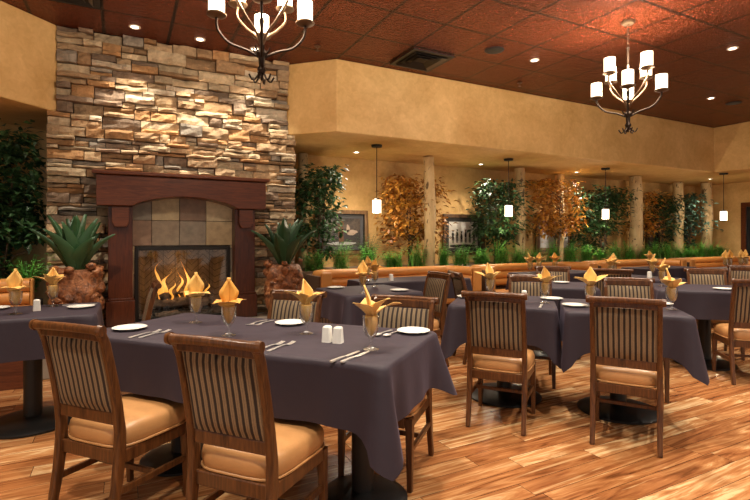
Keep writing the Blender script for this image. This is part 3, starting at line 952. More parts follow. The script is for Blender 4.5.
def napkin_mesh(style, seed):
    """folded napkin standing in a goblet; origin at the goblet's foot"""
    rnd = random.Random(seed); mb = MB()
    # bunched part inside the bowl
    n, m = 20, 9; vs = []; fs = []
    for j in range(m + 1):
        a = j / m
        z = 0.063 + 0.092 * a
        r0 = 0.006 + 0.020 * min(1, a * 1.7) ** 0.7
        for i in range(n):
            b = 2 * PI * i / n
            rr = r0 * (1 + 0.13 * math.sin(b * 5 + seed) * min(1, a * 2))
            vs.append((rr * math.cos(b), rr * math.sin(b), z))
    for j in range(m):
        for i in range(n):
            i2 = (i + 1) % n
            fs.append((j * n + i, j * n + i2, (j + 1) * n + i2, (j + 1) * n + i))
    fs.append(tuple(range(n - 1, -1, -1)))
    mb.add(vs, fs)
    def petal(az, length, lean, bend, width, fold=0.5, z0=0.152, r0=0.008, twist=0.0):
        ns, nw = 9, 6; vs = []; fs = []; length *= 1.08
        r, z = r0, z0
        ca, sa = math.cos(az), math.sin(az)
        for i in range(ns + 1):
            a = i / ns
            an = lean + bend * a
            w = 1.3 * width * (0.45 + 1.1 * a if a < 0.5 else 2.0 * (1 - a)) + 0.0015
            for k in range(nw + 1):
                c = -1 + 2 * k / nw
                s = c * w * math.cos(fold * 0.8); lift = abs(c) * w * math.sin(fold)
                tw = twist * a
                s2 = s * math.cos(tw) - lift * math.sin(tw); l2 = s * math.sin(tw) + lift * math.cos(tw)
                rr = r - l2 * math.cos(an) + 0.004 * math.sin(c * 5 + az); zz = z + l2 * math.sin(an)
                vs.append((rr * ca - s2 * sa, rr * sa + s2 * ca, zz))
            r += math.sin(an) * length / ns; z += math.cos(an) * length / ns
        for i in range(ns):
            for k in range(nw):
                b0 = i * (nw + 1) + k
                fs.append((b0, b0 + 1, b0 + nw + 2, b0 + nw + 1))
        mb.add(vs, fs)
    if style == 'star':
        petal(rnd.uniform(0, 6), 0.125, 0.05, 0.15, 0.034, 0.55)
        a0 = rnd.uniform(0, 6)
        for k in range(6):
            petal(a0 + k * PI / 3 + rnd.uniform(-.25, .25), rnd.uniform(0.085, 0.125), rnd.uniform(0.45, 0.8), rnd.uniform(0.5, 0.9), rnd.uniform(0.024, 0.034), rnd.uniform(0.2, 0.6), twist=rnd.uniform(-.4, .4))
    elif style == 'lily':
        a0 = rnd.uniform(0, 6)
        petal(a0, 0.13, 0.12, 0.1, 0.036, 0.35)
        for k in range(4):
            petal(a0 + 0.9 + k * 1.35 + rnd.uniform(-.2, .2), rnd.uniform(0.10, 0.14), rnd.uniform(0.6, 0.9), rnd.uniform(0.4, 1.0), rnd.uniform(0.03, 0.042), rnd.uniform(0.1, 0.4), twist=rnd.uniform(-.5, .5))
    else:  # 'hat': a pointed peak above a turned-back band
        a0 = rnd.uniform(0, 6)
        for k in range(3): petal(a0 + k * 2.1, 0.135, 0.05, -0.2, 0.046, 0.7, z0=0.153, r0=0.012)
        for k in range(4): petal(a0 + 0.5 + k * PI / 2, rnd.uniform(0.06, 0.10), 1.1, 0.7, 0.034, 0.2, z0=0.160, r0=0.012)
        # rolled band
        nn = 20
        pts = [(0.036 * math.cos(2 * PI * k / nn) * (1 + 0.15 * math.sin(3 * 2 * PI * k / nn)), 0.036 * math.sin(2 * PI * k / nn), 0.170 + 0.006 * math.sin(2 * PI * k / nn + a0)) for k in range(nn + 1)]
        mb.tube(pts, 0.011, 8, cap=False, flat=1.2)
    return mb
NAPS = {}
def goblet(u, v, glabel, style, seed, nlabel, z=ZT):
    g = GOB if gob_used[0] == 0 else GOB.copy()
    if gob_used[0]: COL.objects.link(g)
    gob_used[0] += 1
    g.location = (u, v, z); g['label'] = glabel
    mb = napkin_mesh(style, seed)
    o = mb.build('napkin', M['napkin'] if seed % 3 else M['napkin2'], None, smooth=True, loc=(u, v, z), solid=0.0016, fix=False, angle=60)
    tag(o, nlabel, 'napkin', 'gold napkins folded in goblets')

def plate_proto():
    o = MB().lathe([(0.0, 0.0), (0.05, 0.0), (0.054, 0.003), (0.085, 0.0125), (0.088, 0.0145), (0.085, 0.0155), (0.06, 0.008), (0.05, 0.0055), (0.0, 0.0055)], 40).build('side_plate', M['china'], None, smooth=True, angle=50)
    return tag(o, 'x', 'plate', 'white side plates')
PL = plate_proto(); pl_used = [0]
def plate(u, v, label, z=ZT):
    o = PL if pl_used[0] == 0 else PL.copy()
    if pl_used[0]: COL.objects.link(o)
    pl_used[0] += 1
    o.location = (u, v, z); o['label'] = label

def shaker_proto():
    mb = MB()
    w0, w1 = 0.023, 0.0185
    rings = [(w0, 0.0), (w0, 0.004), (w1 + 0.001, 0.070), (w1 - 0.003, 0.076), (w1 - 0.008, 0.078)]
    n = 32; vs = []; fs = []
    for w, z in rings:
        for k in range(n):
            a = 2 * PI * k / n; c, s = math.cos(a), math.sin(a)
            fl = 1 - (0.05 if k % 2 and 0.003 < z < 0.072 else 0)
            vs.append((math.copysign(abs(c) ** 0.4, c) * w * fl, math.copysign(abs(s) ** 0.4, s) * w * fl, z))
    for j in range(len(rings) - 1):
        for k in range(n):
            k2 = (k + 1) % n
            fs.append((j * n + k, j * n + k2, (j + 1) * n + k2, (j + 1) * n + k))
    fs.append(tuple(range(n - 1, -1, -1))); fs.append(tuple((len(rings) - 1) * n + k for k in range(n)))
    o = mb.add(vs, fs).build('shaker', M['shaker'])
    return tag(o, 'x', 'shaker', 'white salt and pepper shakers')
SH = shaker_proto(); sh_used = [0]
def shaker(u, v, rz, label, z=ZT):
    o = SH if sh_used[0] == 0 else SH.copy()
    if sh_used[0]: COL.objects.link(o)
    sh_used[0] += 1
    o.location = (u, v, z); o.rotation_euler = (0, 0, rz); o['label'] = label

def cutlery_mesh(kind):
    """lies along +x, 0.2 m long, handle at -x, centred on the origin"""
    mb = MB()
    def strip(pts):      # (x, half width, z, thick)
        vs = []; fs = []
        for x, w, z, t in pts:
            vs += [(x, -w, z), (x, w, z), (x, w, z + t), (x, -w, z + t)]
        for i in range(len(pts) - 1):
            for k in range(4):
                k2 = (k + 1) % 4
                fs.append((i * 4 + k, i * 4 + k2, i * 4 + 4 + k2, i * 4 + 4 + k))
        fs.append((3, 2, 1, 0)); m = (len(pts) - 1) * 4; fs.append((m, m + 1, m + 2, m + 3))
        mb.add(vs, fs)
    if kind == 'fork':
        strip([(-0.10, 0.006, 0.001, 0.0025), (-0.09, 0.009, 0.001, 0.0025), (-0.05, 0.006, 0.003, 0.003), (0.0, 0.0035, 0.006, 0.003), (0.03, 0.004, 0.005, 0.003), (0.042, 0.011, 0.002, 0.002), (0.055, 0.012, 0.001, 0.002)])
        for k in range(4):
            y = -0.0096 + 0.0064 * k
            b = MB()
            b.sweep([(0.054, y, 0.002), (0.075, y, 0.003), (0.10, y * 0.95, 0.008)], 0.0042, 0.0022, (0, 1, 0))
            mb.add(b.v, b.f)
    elif kind == 'knife':
        strip([(-0.11, 0.006, 0.0005, 0.005), (-0.10, 0.0085, 0.0005, 0.006), (-0.03, 0.0065, 0.0005, 0.006), (-0.01, 0.005, 0.0005, 0.005), (0.0, 0.009, 0.0005, 0.002), (0.08, 0.0095, 0.0005, 0.0018), (0.105, 0.006, 0.0005, 0.0015), (0.115, 0.001, 0.0005, 0.001)])
    else:
        strip([(-0.10, 0.006, 0.001, 0.0025), (-0.09, 0.009, 0.001, 0.0025), (-0.05, 0.006, 0.003, 0.003), (0.0, 0.0035, 0.006, 0.003), (0.04, 0.004, 0.005, 0.003)])
        n = 18; vs = []; fs = []
        for sgn, off in ((1, 0.0), (-1, -0.0015)):
            for j in range(5):
                a = j / 4
                for k in range(n):
                    b = 2 * PI * k / n
                    vs.append((0.064 + 0.03 * a * math.cos(b), 0.019 * a * math.sin(b), 0.002 + 0.006 * a * a - off))
        for h in (0, 1):
            for j in range(4):
                for k in range(n):
                    k2 = (k + 1) % n; q = h * 5 * n
                    fs.append((q + j * n + k, q + j * n + k2, q + (j + 1) * n + k2, q + (j + 1) * n + k))
        for k in range(n):
            k2 = (k + 1) % n
            fs.append((4 * n + k, 4 * n + k2, 9 * n + k2, 9 * n + k))
        mb.add(vs, fs)
    return mb
CUT = {}
def cutlery(kind, u, v, ang, label, z=ZT):
    if kind not in CUT:
        o = cutlery_mesh(kind).build(kind, M['steel'], None, smooth=True, angle=35)
        CUT[kind] = o
    else:
        o = CUT[kind].copy(); COL.objects.link(o)
    o.location = (u, v, z); o.rotation_euler = (0, 0, math.radians(ang))
    tag(o, label, kind, 'cutlery laid on the tables')

# ------------------------------------------------------------------ furniture layout
D45 = -PI / 4                                   # tables set on the diagonal: local +y points along (+u, +v)
def at(c, deg, along, lat):
    """point from a table centre: `along` in direction deg, `lat` to the right of it"""
    a = math.radians(deg)
    return (c[0] + math.cos(a) * along + math.sin(a) * lat, c[1] + math.sin(a) * along - math.cos(a) * lat)

# near table: two pedestal tables pushed together under one cloth
A1 = 40.5; C1 = (0.64, 2.57); RZ1 = math.radians(A1 - 90)
def t1(l, w):
    a = math.radians(A1)
    return (C1[0] + math.cos(a) * w - math.sin(a) * l, C1[1] + math.sin(a) * w + math.cos(a) * l)
for l, bl, lab in ((-0.43, -0.60, 'pedestal table under the knife and shaker half of the long front cloth'), (0.43, 0.535, 'pedestal table under the fireplace half of the long front cloth')):
    p = t1(l, 0)
    o = table(p[0], p[1], RZ1, 0.86, 0.76, lab, basedx=0.0)
    for ch in o.children:
        if ch.name.startswith(('base', 'column', 'bracket')):
            ch.location.x = -(bl - l)
            if ch.name.startswith('base'): ch.scale = (0.88, 0.88, 1)
            if ch.name.startswith('bracket'): ch.scale = (0.6, 0.9, 1)
tablecloth(C1[0], C1[1], RZ1, 1.71, 0.76, 11, 'long dark purple cloth on the front table, set with four goblets', corners=[(1, 1), (0.6, 1.6), (1, 1), (1, 1)])
p = t1(-0.355, -0.484); chair(p[0], p[1], A1, 'chair back to us at the long front table, caramel seat half under the cloth')
p = t1(0.40, -0.484); chair(p[0], p[1], A1, 'chair back to us at the long front table, in front of the bench table')
p = t1(-0.60, 0.335); chair(p[0], p[1], A1 + 180, 'chair facing us across the long front table, behind the plate with two spoons')
p = t1(0.16, 0.365); chair(p[0], p[1], A1 + 180, 'chair facing us across the long front table, before an agave urn')

# table by the dark bench
C0 = (-0.55, 4.02)
table(C0[0], C0[1], 0, 0.75, 0.66, 'pedestal table under the cloth beside the caramel bench and agave urn')
tablecloth(C0[0], C0[1], 0, 0.76, 0.67, 12, 'dark purple cloth on the table by the caramel bench and agave urn', corners=[(1, 1), (0.15, 0.4), (0.3, 1), (1, 1)])
chair(-0.05, 4.27, 180, 'chair seen edge-on in front of the fireplace, turned to the bench table')

C2 = (2.70, 2.97); C3 = (3.21, 2.33); C4 = (5.16, 2.79); C5 = (4.11, 3.72)
table(C2[0], C2[1], D45, 0.75, 0.75, 'pedestal table under the square cloth with a single shaker')
tablecloth(C2[0], C2[1], D45, 0.75, 0.75, 13, 'dark purple square cloth carrying a single white shaker', corners=[(1, 0.35), (0.1, 0.2), (0.1, 0.6), (1, 1)])
chair(*at(C2, 45, -0.50, 0.01), 38, 'chair back to us at the square table carrying a single shaker')
chair(*at(C2, 225, -0.50, -0.2), 225, 'pale striped chair facing us behind the square table with one shaker')
table(C3[0], C3[1], D45, 0.75, 0.75, 'pedestal table of the middle pair standing nearer the open floor')
tablecloth(C3[0], C3[1], D45, 0.75, 0.75, 14, 'dark purple square cloth with a low pointed corner beside the open floor', corners=[(1, 1), (0.1, 0.5), (0.1, 0.2), (1, 0.3)])
chair(*at(C3, 45, -0.475, -0.025), 33, 'chair back to us on the open floor, at the cloth with a low pointed corner')
chair(*at(C3, 225, -0.50, -0.2), 225, 'dark railed chair facing us just above the back of the open floor chair')
table(C4[0], C4[1], D45, 0.75, 0.75, 'pedestal table behind the half cut off chair at the picture edge')
tablecloth(C4[0], C4[1], D45, 0.95, 0.75, 15, 'dark purple cloth behind the half cut off chair', corners=[(1, 1), (0.1, 0.5), (0.1, 0.5), (1, 1)])
chair(*at(C4, 45, -0.475, 0.18), 45, 'chair half cut off by the picture edge, caramel seat showing')
chair(*at(C4, 225, -0.47, -0.234), 225, 'pale cream striped chair facing us behind the cut off chair')
table(C5[0], C5[1], D45, 0.75, 0.75, 'pedestal table behind the middle pair, with a plate and black looking cloth front')
tablecloth(C5[0], C5[1], D45, 0.75, 0.75, 16, 'black looking cloth front between the two middle chairs, one plate on it', corners=[(1, 1), (0.1, 0.5), (0.1, 0.5), (1, 1)])
chair(*at(C5, 225, -0.47, 0), 225, 'pale striped chair peeping out behind the black looking cloth with one plate')
chair(3.31, 3.97, -20, 'dark chair turned sideways behind the star napkin, near the bench end')

CM = (2.085, 4.18)
table(CM[0], CM[1], 0, 0.75, 0.75, 'pedestal table in front of the first curved booth, its corner towards us')
tablecloth(CM[0], CM[1], 0, 0.76, 0.76, 17, 'dark purple cloth with a corner towards us in front of the first booth', corners=[(0.3, 0.8), (0.2, 0.5), (1, 1), (1, 1)])
chair(2.56, 4.06, 180, 'chair turned side on at the corner table in front of the first booth')
C6 = (5.7, 3.9)
table(C6[0], C6[1], 0, 0.75, 0.75, 'pedestal table with a white shaker in front of the third booth')
tablecloth(C6[0], C6[1], 0, 0.80, 0.76, 18, 'dark purple cloth with a white shaker in front of the third booth', corners=[(0.6, 1), (0.5, 1), (0.3, 0.5), (0.15, 0.4)])
chair(5.10, 3.80, 40, 'dark chair with its back to us, before the paired napkins by the third booth')
C7 = (8.75, 4.26)
table(C7[0], C7[1], 0, 1.1, 0.7, 'pedestal table with four small napkins near the far pendant lamp')
tablecloth(C7[0], C7[1], 0, 1.2, 0.72, 19, 'dark purple cloth carrying four small napkins near the far pendant lamp')
chair(6.62, 3.12, 200, 'dark chair back at the picture edge just above the cut off chair')

def widen(c, f):
    for o in list(bpy.data.objects):
        if o.name.startswith('pedestal_table') and abs(o.location.x - c[0]) < 1e-4 and abs(o.location.y - c[1]) < 1e-4:
            for ch in o.children:
                if ch.name.startswith('base'): ch.scale = (f, f, 1)
widen(C2, 1.17); widen(C3, 1.13); widen(C4, 1.08); widen(C0, 1.14)

# booths
def booth(u0, u1, label):
    t = empty('booth_bench', ((u0 + u1) / 2, 5.6, 0))
    tag(t, label, 'booth', 'caramel channel-back booths along the planter')
    w = (u1 - u0) / 2
    B = M['booth_leather']
    y1, yi, yf = 0.33, 0.12, -0.28
    # U shaped path of the padded rolls: wing end - corner - back - corner - wing end
    def path(inset, z):
        r = 0.16; x = w - inset; yb = y1 - inset
        pts = [(-x, yf, z), (-x, yb - r, z)]
        for k in range(1, 6): a = PI - PI / 2 * k / 6; pts.append((-x + r + r * math.cos(a), yb - r + r * math.sin(a), z))
        pts += [(-x + r, yb, z), (0, yb, z), (x - r, yb, z)]
        for k in range(1, 6): a = PI / 2 - PI / 2 * k / 6; pts.append((x - r + r * math.cos(a), yb - r + r * math.sin(a), z))
        pts += [(x, yb - r, z), (x, yf, z)]
        return pts
    for z, rr in ((0.792, 0.062), (0.682, 0.062), (0.572, 0.062)):
        MB().tube(path(0.115, z), rr, 14).build('back_roll', B, t, smooth=True)
    # shell behind the rolls
    a = path(0.012, 0); b = path(0.10, 0); n = len(a)
    sh = MB(); vs = []; fs = []
    for z in (0.02, 0.80):
        vs += [(p[0], p[1], z) for p in a] + [(p[0], p[1], z) for p in b]
    for k in range(n - 1):
        fs += [(k, k + 1, 2 * n + k + 1, 2 * n + k), (n + k + 1, n + k, 3 * n + k, 3 * n + k + 1), (2 * n + k, 2 * n + k + 1, 3 * n + k + 1, 3 * n + k), (k + 1, k, n + k, n + k + 1)]
    for k in (0, n - 1): fs.append((k, n + k, 3 * n + k, 2 * n + k))
    sh.add(vs, fs).build('shell', M['booth_stripe'], t)
    MB().lim(-w + 0.19, w - 0.19, -0.22, y1 - 0.19, 0.36, 0.475).build('seat', B, t, bevel=0.03)
    MB().lim(-w + 0.19, w - 0.19, -0.17, y1 - 0.19, 0.10, 0.358).build('seat_front', M['booth_stripe'], t)
    MB().lim(-w + 0.19, w - 0.19, -0.14, y1 - 0.2, 0.0, 0.10).build('kick_board', M['mantel_wood'], t)
    for s in (-1, 1):
        MB().lim(s * (w - 0.085) - 0.07, s * (w - 0.085) + 0.07, yf - 0.045, yf - 0.002, 0.515, 0.855).build('end_pad', B, t, bevel=0.02)
        MB().lim(s * (w - 0.085) - 0.072, s * (w - 0.085) + 0.072, yf - 0.03, yf - 0.002, 0.02, 0.512).build('end_panel', M['booth_stripe'], t)
    return t
booth(2.02, 4.42, 'curved caramel booth under the first pendant lamp from the fireplace')
booth(4.50, 6.80, 'caramel booth under the second pendant lamp, beside the orange tree behind it')
booth(6.88, 9.22, 'caramel booth under the third pendant lamp, before the round green tree')
booth(9.32, 12.3, 'long caramel booth under the last pendant lamp, by the end wall')
for i, (c, sx, lab, lab2) in enumerate((((3.08, 5.02), 1.4, 'booth table in the first booth, behind the corner table', 'dark purple cloth on the table inside the first booth'),
                                        ((5.55, 5.02), 1.3, 'booth table in the second booth with three napkins', 'dark purple cloth with three napkins inside the second booth'),
                                        ((8.0, 5.04), 1.2, 'booth table in the third booth, below the round green tree', 'dark purple cloth on the table inside the third booth'))):
    table(c[0], c[1], 0, sx, 0.53, lab); tablecloth(c[0], c[1], 0, sx, 0.54, 30 + i, lab2, 0.24, [(.15, .5)] * 4)

# bench along the chimney corner
def bench():
    t = empty('corner_bench', (-1.5, 5.2, 0))
    tag(t, 'caramel channel-back bench below the dark hanging foliage', 'bench')
    x0, x1 = -0.8, 0.76
    B = M['booth_leather']
    for z in (0.83, 0.715, 0.60): MB().tube([(x0, 0.20, z), (0, 0.20, z), (x1 - 0.02, 0.20, z)], 0.062, 14).build('back_roll', B, t, smooth=True)
    MB().lim(x0, x1, 0.21, 0.31, 0.02, 0.89).build('back_shell', B, t, bevel=0.02)
    MB().lim(x0, x1, -0.26, 0.205, 0.37, 0.48).build('seat', B, t, bevel=0.03)
    MB().lim(x0, x1, -0.22, 0.205, 0.27, 0.368).build('seat_front', M['booth_stripe'], t)
    MB().lim(x0, x1, -0.23, 0.205, 0.0, 0.268).build('plinth', M['mantel_wood'], t)
bench()

# ------------------------------------------------------------------ table settings
def both(u, v, style, seed, where):
    goblet(u, v, 'stemmed goblet ' + where, style, seed, 'gold napkin in the goblet ' + where)
both(0.38, 3.03, 'hat', 10, 'on the long front table, in front of the flames')
both(0.48, 2.56, 'hat', 3, 'on the long front table, second from the flames')
both(0.85, 2.42, 'star', 7, 'on the long front table, beside the side plate')
both(0.99, 1.95, 'lily', 11, 'by the knives and shakers of the long front table')
shaker(0.875, 2.19, RZ1, 'white shaker of the front table pair, on the fireplace side')
shaker(0.912, 2.143, RZ1, 'white shaker of the front table pair, on the big napkin side')
plate(0.86, 2.73, 'white side plate on the front table, before the chair under the urn')
plate(1.365, 2.19, 'white side plate at the corner of the front table, beside two spoons')
plate(0.03, 2.98, 'white side plate on the front table, at its end towards the bench')
cutlery('fork', 0.60, 2.205, 37, 'fork on the front table behind the chair back, first of two')
cutlery('fork', 0.645, 2.18, 37, 'fork on the front table behind the chair back, on the knife side')
cutlery('fork', 0.10, 2.79, 40, 'fork at the bench end of the front table, touching the plate side')
cutlery('fork', 0.145, 2.765, 40, 'fork at the bench end of the front table, second from the plate')
cutlery('knife', 0.835, 1.88, 33, 'knife on the front table below the big napkin, on the shaker side')
cutlery('knife', 0.87, 1.855, 33, 'knife on the front table below the big napkin, on the corner side')
cutlery('spoon', 1.21, 2.238, 215, 'spoon of two by the corner plate, farther from the plate')
cutlery('spoon', 1.245, 2.203, 215, 'spoon of two by the corner plate, next to the plate')
cutlery('fork', 0.70, 2.86, 222, 'fork of two across the front table, farther from the side plate')
cutlery('fork', 0.735, 2.83, 222, 'fork of two across the front table, next to the side plate')

both(-0.63, 3.92, 'hat', 4, 'on the bench table, by the picture edge')
both(-0.46, 4.24, 'star', 13, 'on the bench table, in front of the burl urn')
shaker(-0.53, 4.03, 0.2, 'white shaker on the bench table between its two goblets')
plate(-0.27, 4.05, 'white side plate on the bench table in front of the urn')
plate(-0.80, 4.24, 'white side plate on the bench table by the picture edge')
cutlery('knife', -0.29, 4.23, 0, 'knife on the bench table behind its plate')

both(1.93, 3.96, 'hat', 17, 'on the corner table before the first booth')
both(2.30, 4.44, 'star', 6, 'on the corner table, half hidden behind its twin')
plate(2.30, 3.94, 'white side plate on the corner table before the first booth')
plate(1.86, 4.43, 'white side plate on the corner table, towards the booth arm')
shaker(2.75, 4.90, 0, 'white shaker on the table inside the first booth')
both(2.55, 5.1, 'star', 8, 'on the table inside the first booth')

both(2.87, 2.70, 'star', 10, 'on the single shaker table, before the pale chair')
both(2.72, 3.16, 'lily', 13, 'on the single shaker table, above the chair back')
plate(3.08, 2.83, 'white side plate on the square table corner beside the star napkin')
plate(2.55, 3.24, 'white side plate half hidden on the far edge of the middle chair table')
shaker(2.86, 2.91, D45, 'single white shaker on the square middle table')
cutlery('knife', 2.72, 2.60, 40, 'knife on the square middle table below the star napkin')
both(3.39, 2.05, 'lily', 16, 'above the low pointed cloth corner')
both(3.00, 2.40, 'lily', 14, 'on the low pointed cloth, behind the chair rail')
plate(2.93, 2.48, 'white side plate peeping past the open floor chair, towards the pair gap')
plate(3.56, 2.24, 'white side plate behind the goblet beside the open floor chair')

both(4.93, 3.08, 'lily', 20, 'on the table behind the cut off chair')
plate(5.12, 2.60, 'white side plate on the table behind the cut off chair')
cutlery('fork', 5.28, 2.48, 45, 'fork on the table behind the cut off chair')
plate(4.28, 3.80, 'white side plate on the black looking cloth')
both(5.42, 4.04, 'star', 22, 'before the third booth, first of a close pair')
both(5.60, 4.13, 'hat', 19, 'before the third booth, second of a close pair')
shaker(5.83, 3.80, 0, 'white shaker on the table with paired napkins')
both(5.95, 3.84, 'lily', 23, 'beside the far white shaker before the third booth')
for k, (u, lab) in enumerate(((5.02, 'first of three'), (5.25, 'middle one of three'), (5.50, 'last of three'))):
    both(u, 5.0 + 0.06 * (k % 2), ('star', 'lily', 'star')[k], 25 + k, 'inside the second booth, ' + lab)
both(7.75, 5.05, 'star', 29, 'inside the third booth')
for k, (u, lab) in enumerate(((8.50, 'first of four'), (8.72, 'second of four'), (8.95, 'third of four'), (9.2, 'fourth of four'))):
    both(u, 4.28 + 0.05 * (k % 2), 'hat', 31 + 2 * k, 'under the far pendant lamp, ' + lab)

for ch in list(TB.children_recursive) + [TB]: bpy.data.objects.remove(ch)

# ------------------------------------------------------------------ pictures
def picture(u0, u1, z0, z1, label, kind):
    t = empty('framed_picture', ((u0 + u1) / 2, 7.095, (z0 + z1) / 2))
    tag(t, label, 'picture', 'framed pictures on the back wall')
    w, h = (u1 - u0) / 2, (z1 - z0) / 2
    fr = MB(); b = 0.06
    fr.lim(-w, w, -0.05, 0, h - b, h); fr.lim(-w, w, -0.05, 0, -h, -h + b); fr.lim(-w, -w + b, -0.05, 0, -h + b, h - b); fr.lim(w - b, w, -0.05, 0, -h + b, h - b)
    fr.build('frame', PF[kind], t, bevel=0.012)
    li = MB(); c = 0.018; w2, h2 = w - b, h - b
    li.lim(-w2, w2, -0.035, 0, h2 - c, h2); li.lim(-w2, w2, -0.035, 0, -h2, -h2 + c); li.lim(-w2, -w2 + c, -0.035, 0, -h2 + c, h2 - c); li.lim(w2 - c, w2, -0.035, 0, -h2 + c, h2 - c)
    li.build('inner_frame', M['fire_black'], t)
    m2 = 0.055
    mt = MB(); w3, h3 = w2 - c, h2 - c
    mt.lim(-w3, w3, -0.02, -0.004, h3 - m2, h3); mt.lim(-w3, w3, -0.02, -0.004, -h3, -h3 + m2); mt.lim(-w3, -w3 + m2, -0.02, -0.004, -h3 + m2, h3 - m2); mt.lim(w3 - m2, w3, -0.02, -0.004, -h3 + m2, h3 - m2)
    mt.build('mat', PM[kind], t)
    w4, h4 = w3 - m2, h3 - m2
    cv = MB().lim(-w4, w4, -0.012, -0.004, -h4, h4).build('print', PP[kind], t)
    sil = MB()
    def blob(cx, cz, rx, rz_, n=14, wob=0.15, sd=0):
        pts = []
        for k in range(n):
            a = 2 * PI * k / n
            q = 1 + wob * math.sin(a * 3 + sd) + wob * 0.6 * math.sin(a * 5 + 2 * sd)
            pts.append((cx + rx * q * math.cos(a), cz + rz_ * q * math.sin(a)))
        b_ = MB().prism_y(pts, -0.0145, -0.0125); sil.add(b_.v, b_.f)
    if kind == 'riders':
        for k in range(6):
            x = -w4 * 0.72 + k * w4 * 0.29
            h_ = 0.02 * math.sin(k * 2.3); blob(x, -0.01 + h_, 0.024, 0.055, sd=k); blob(x + 0.004, 0.062 + h_, 0.014, 0.018, sd=k * 2); blob(x + 0.004, 0.078 + h_, 0.027, 0.006, wob=0.02); blob(x - 0.011, -0.085, 0.009, 0.065, sd=k); blob(x + 0.013, -0.085, 0.009, 0.065, sd=k)
        blob(0, -h4 * 0.86, w4 * 0.98, h4 * 0.13, wob=0.02)
        sil.build('figure', M['fire_black'], cv)
    elif kind == 'horses':
        blob(-0.02, 0.02, 0.05, 0.11, sd=1); blob(-0.03, -0.1, 0.022, 0.1, sd=2); blob(0.015, -0.1, 0.02, 0.1, sd=3); blob(0.01, 0.14, 0.03, 0.05, sd=1.3)
        sil.build('figure', simple('print_brown', (0.16, 0.08, 0.04), 0.5), cv)
        sil = MB(); blob(0.17, 0.0, 0.10, 0.045, sd=0.5); blob(0.11, 0.06, 0.03, 0.06, sd=2)
        sil.build('figure', simple('print_pale', (0.5, 0.38, 0.3), 0.5), cv)
        sil = MB(); blob(0, -h4 * 0.8, w4 * 0.8, h4 * 0.12, wob=0.05)
        sil.build('figure', simple('print_snow', (0.5, 0.5, 0.52), 0.5), cv)
    return t
def print_mat(name, stops, sc):
    m, nt, b = newmat(name)
    co = objco(nt)
    s = N(nt, 'ShaderNodeSeparateXYZ'); L(nt, co, s.inputs[0])
    f = math_n(nt, 'ADD', math_n(nt, 'MULTIPLY', s.outputs['Z'], 1.4), math_n(nt, 'MULTIPLY', noise_n(nt, co, sc, 5, 0.65), 0.9))
    L(nt, ramp(nt, f, stops), b.inputs['Base Color']); b.inputs['Roughness'].default_value = 0.35
    return m
PP = {'horses': print_mat('print_dark_wood', [(0.15, (0.08, 0.07, 0.06)), (0.4, (0.05, 0.045, 0.05)), (0.6, (0.13, 0.10, 0.08)), (0.8, (0.03, 0.03, 0.03))], 7),
      'riders': print_mat('print_white_sky', [(0.1, (0.12, 0.1, 0.08)), (0.28, (0.6, 0.56, 0.5)), (0.8, (0.75, 0.72, 0.68))], 3),
      'snow': print_mat('print_pink_snow', [(0.1, (0.62, 0.62, 0.66)), (0.4, (0.72, 0.70, 0.72)), (0.55, (0.45, 0.2, 0.2)), (0.8, (0.22, 0.12, 0.12))], 6),
      'small': print_mat('print_dusk', [(0.2, (0.05, 0.04, 0.04)), (0.6, (0.2, 0.1, 0.06)), (0.8, (0.1, 0.05, 0.03))], 6)}
FW = wood_mat('frame_wood', (0.16, 0.085, 0.035), (0.33, 0.19, 0.09), 0.45)
FD = wood_mat('frame_dark', (0.07, 0.035, 0.02), (0.16, 0.085, 0.04), 0.45)
PF = {'horses': FW, 'riders': FD, 'snow': FW, 'small': FD}
PM = {'horses': simple('mat_grey', (0.10, 0.10, 0.11), 0.8), 'riders': simple('mat_charcoal', (0.05, 0.045, 0.045), 0.8), 'snow': simple('mat_brown', (0.25, 0.15, 0.1), 0.8), 'small': simple('mat_black', (0.03, 0.03, 0.03), 0.8)}
picture(2.62, 3.53, 0.99, 1.70, 'framed picture of dark woods in a tan wood frame, behind the first booth', 'horses')
picture(5.02, 5.94, 0.94, 1.68, 'dark framed picture of standing figures on white, behind the second booth', 'riders')
picture(7.25, 8.31, 0.92, 1.75, 'framed pale snowy picture half hidden by the big orange tree', 'snow')
picture(10.72, 11.22, 0.98, 1.69, 'small dark framed picture between the far posts', 'small')

# ------------------------------------------------------------------ log posts
def post(u, v, r, seed, label):
    rnd = random.Random(seed)
    pts = []; rr = []
    for k in range(18):
        a = k / 17
        pts.append((0.012 * math.sin(a * 5 + seed), 0.012 * math.cos(a * 4 + seed), 0.012 + a * (ZS - 0.832)))
        rr.append(r * (1.04 - 0.08 * a) * (1 + 0.05 * math.sin(a * 11 + seed)))
    mb = MB().tube(pts, rr, 20)
    for k in range(6):       # knots
        a = rnd.uniform(0.1, 0.95); b = rnd.uniform(0, 2 * PI); z = a * (ZS - 0.82)
        mb.tube([(math.cos(b) * r * 0.75, math.sin(b) * r * 0.75, z), (math.cos(b) * (r + 0.012), math.sin(b) * (r + 0.012), z + 0.01)], [0.028, 0.018], 8)
    o = mb.build('log_post', M['log_post'], None, smooth=True, loc=(u, v, 0.802), rz=seed)
    tag(o, label, 'post', 'peeled log posts in the planter')
POSTS = [(2.39, 6.95, 0.08), (4.24, 6.34, 0.088), (6.38, 6.60, 0.09), (7.72, 6.90, 0.085), (9.40, 6.42, 0.12), (10.05, 6.85, 0.085), (11.25, 6.66, 0.115), (11.95, 6.42, 0.115)]
def off_posts(x, y, m=0.06): return all((x - a) ** 2 + (y - c) ** 2 > (r * 1.1 + m) ** 2 for a, c, r in POSTS)
post(2.39, 6.95, 0.08, 1, 'peeled log post behind the green tree next to the stone chimney')
post(4.24, 6.34, 0.088, 2, 'peeled log post standing in front of the first orange tree')
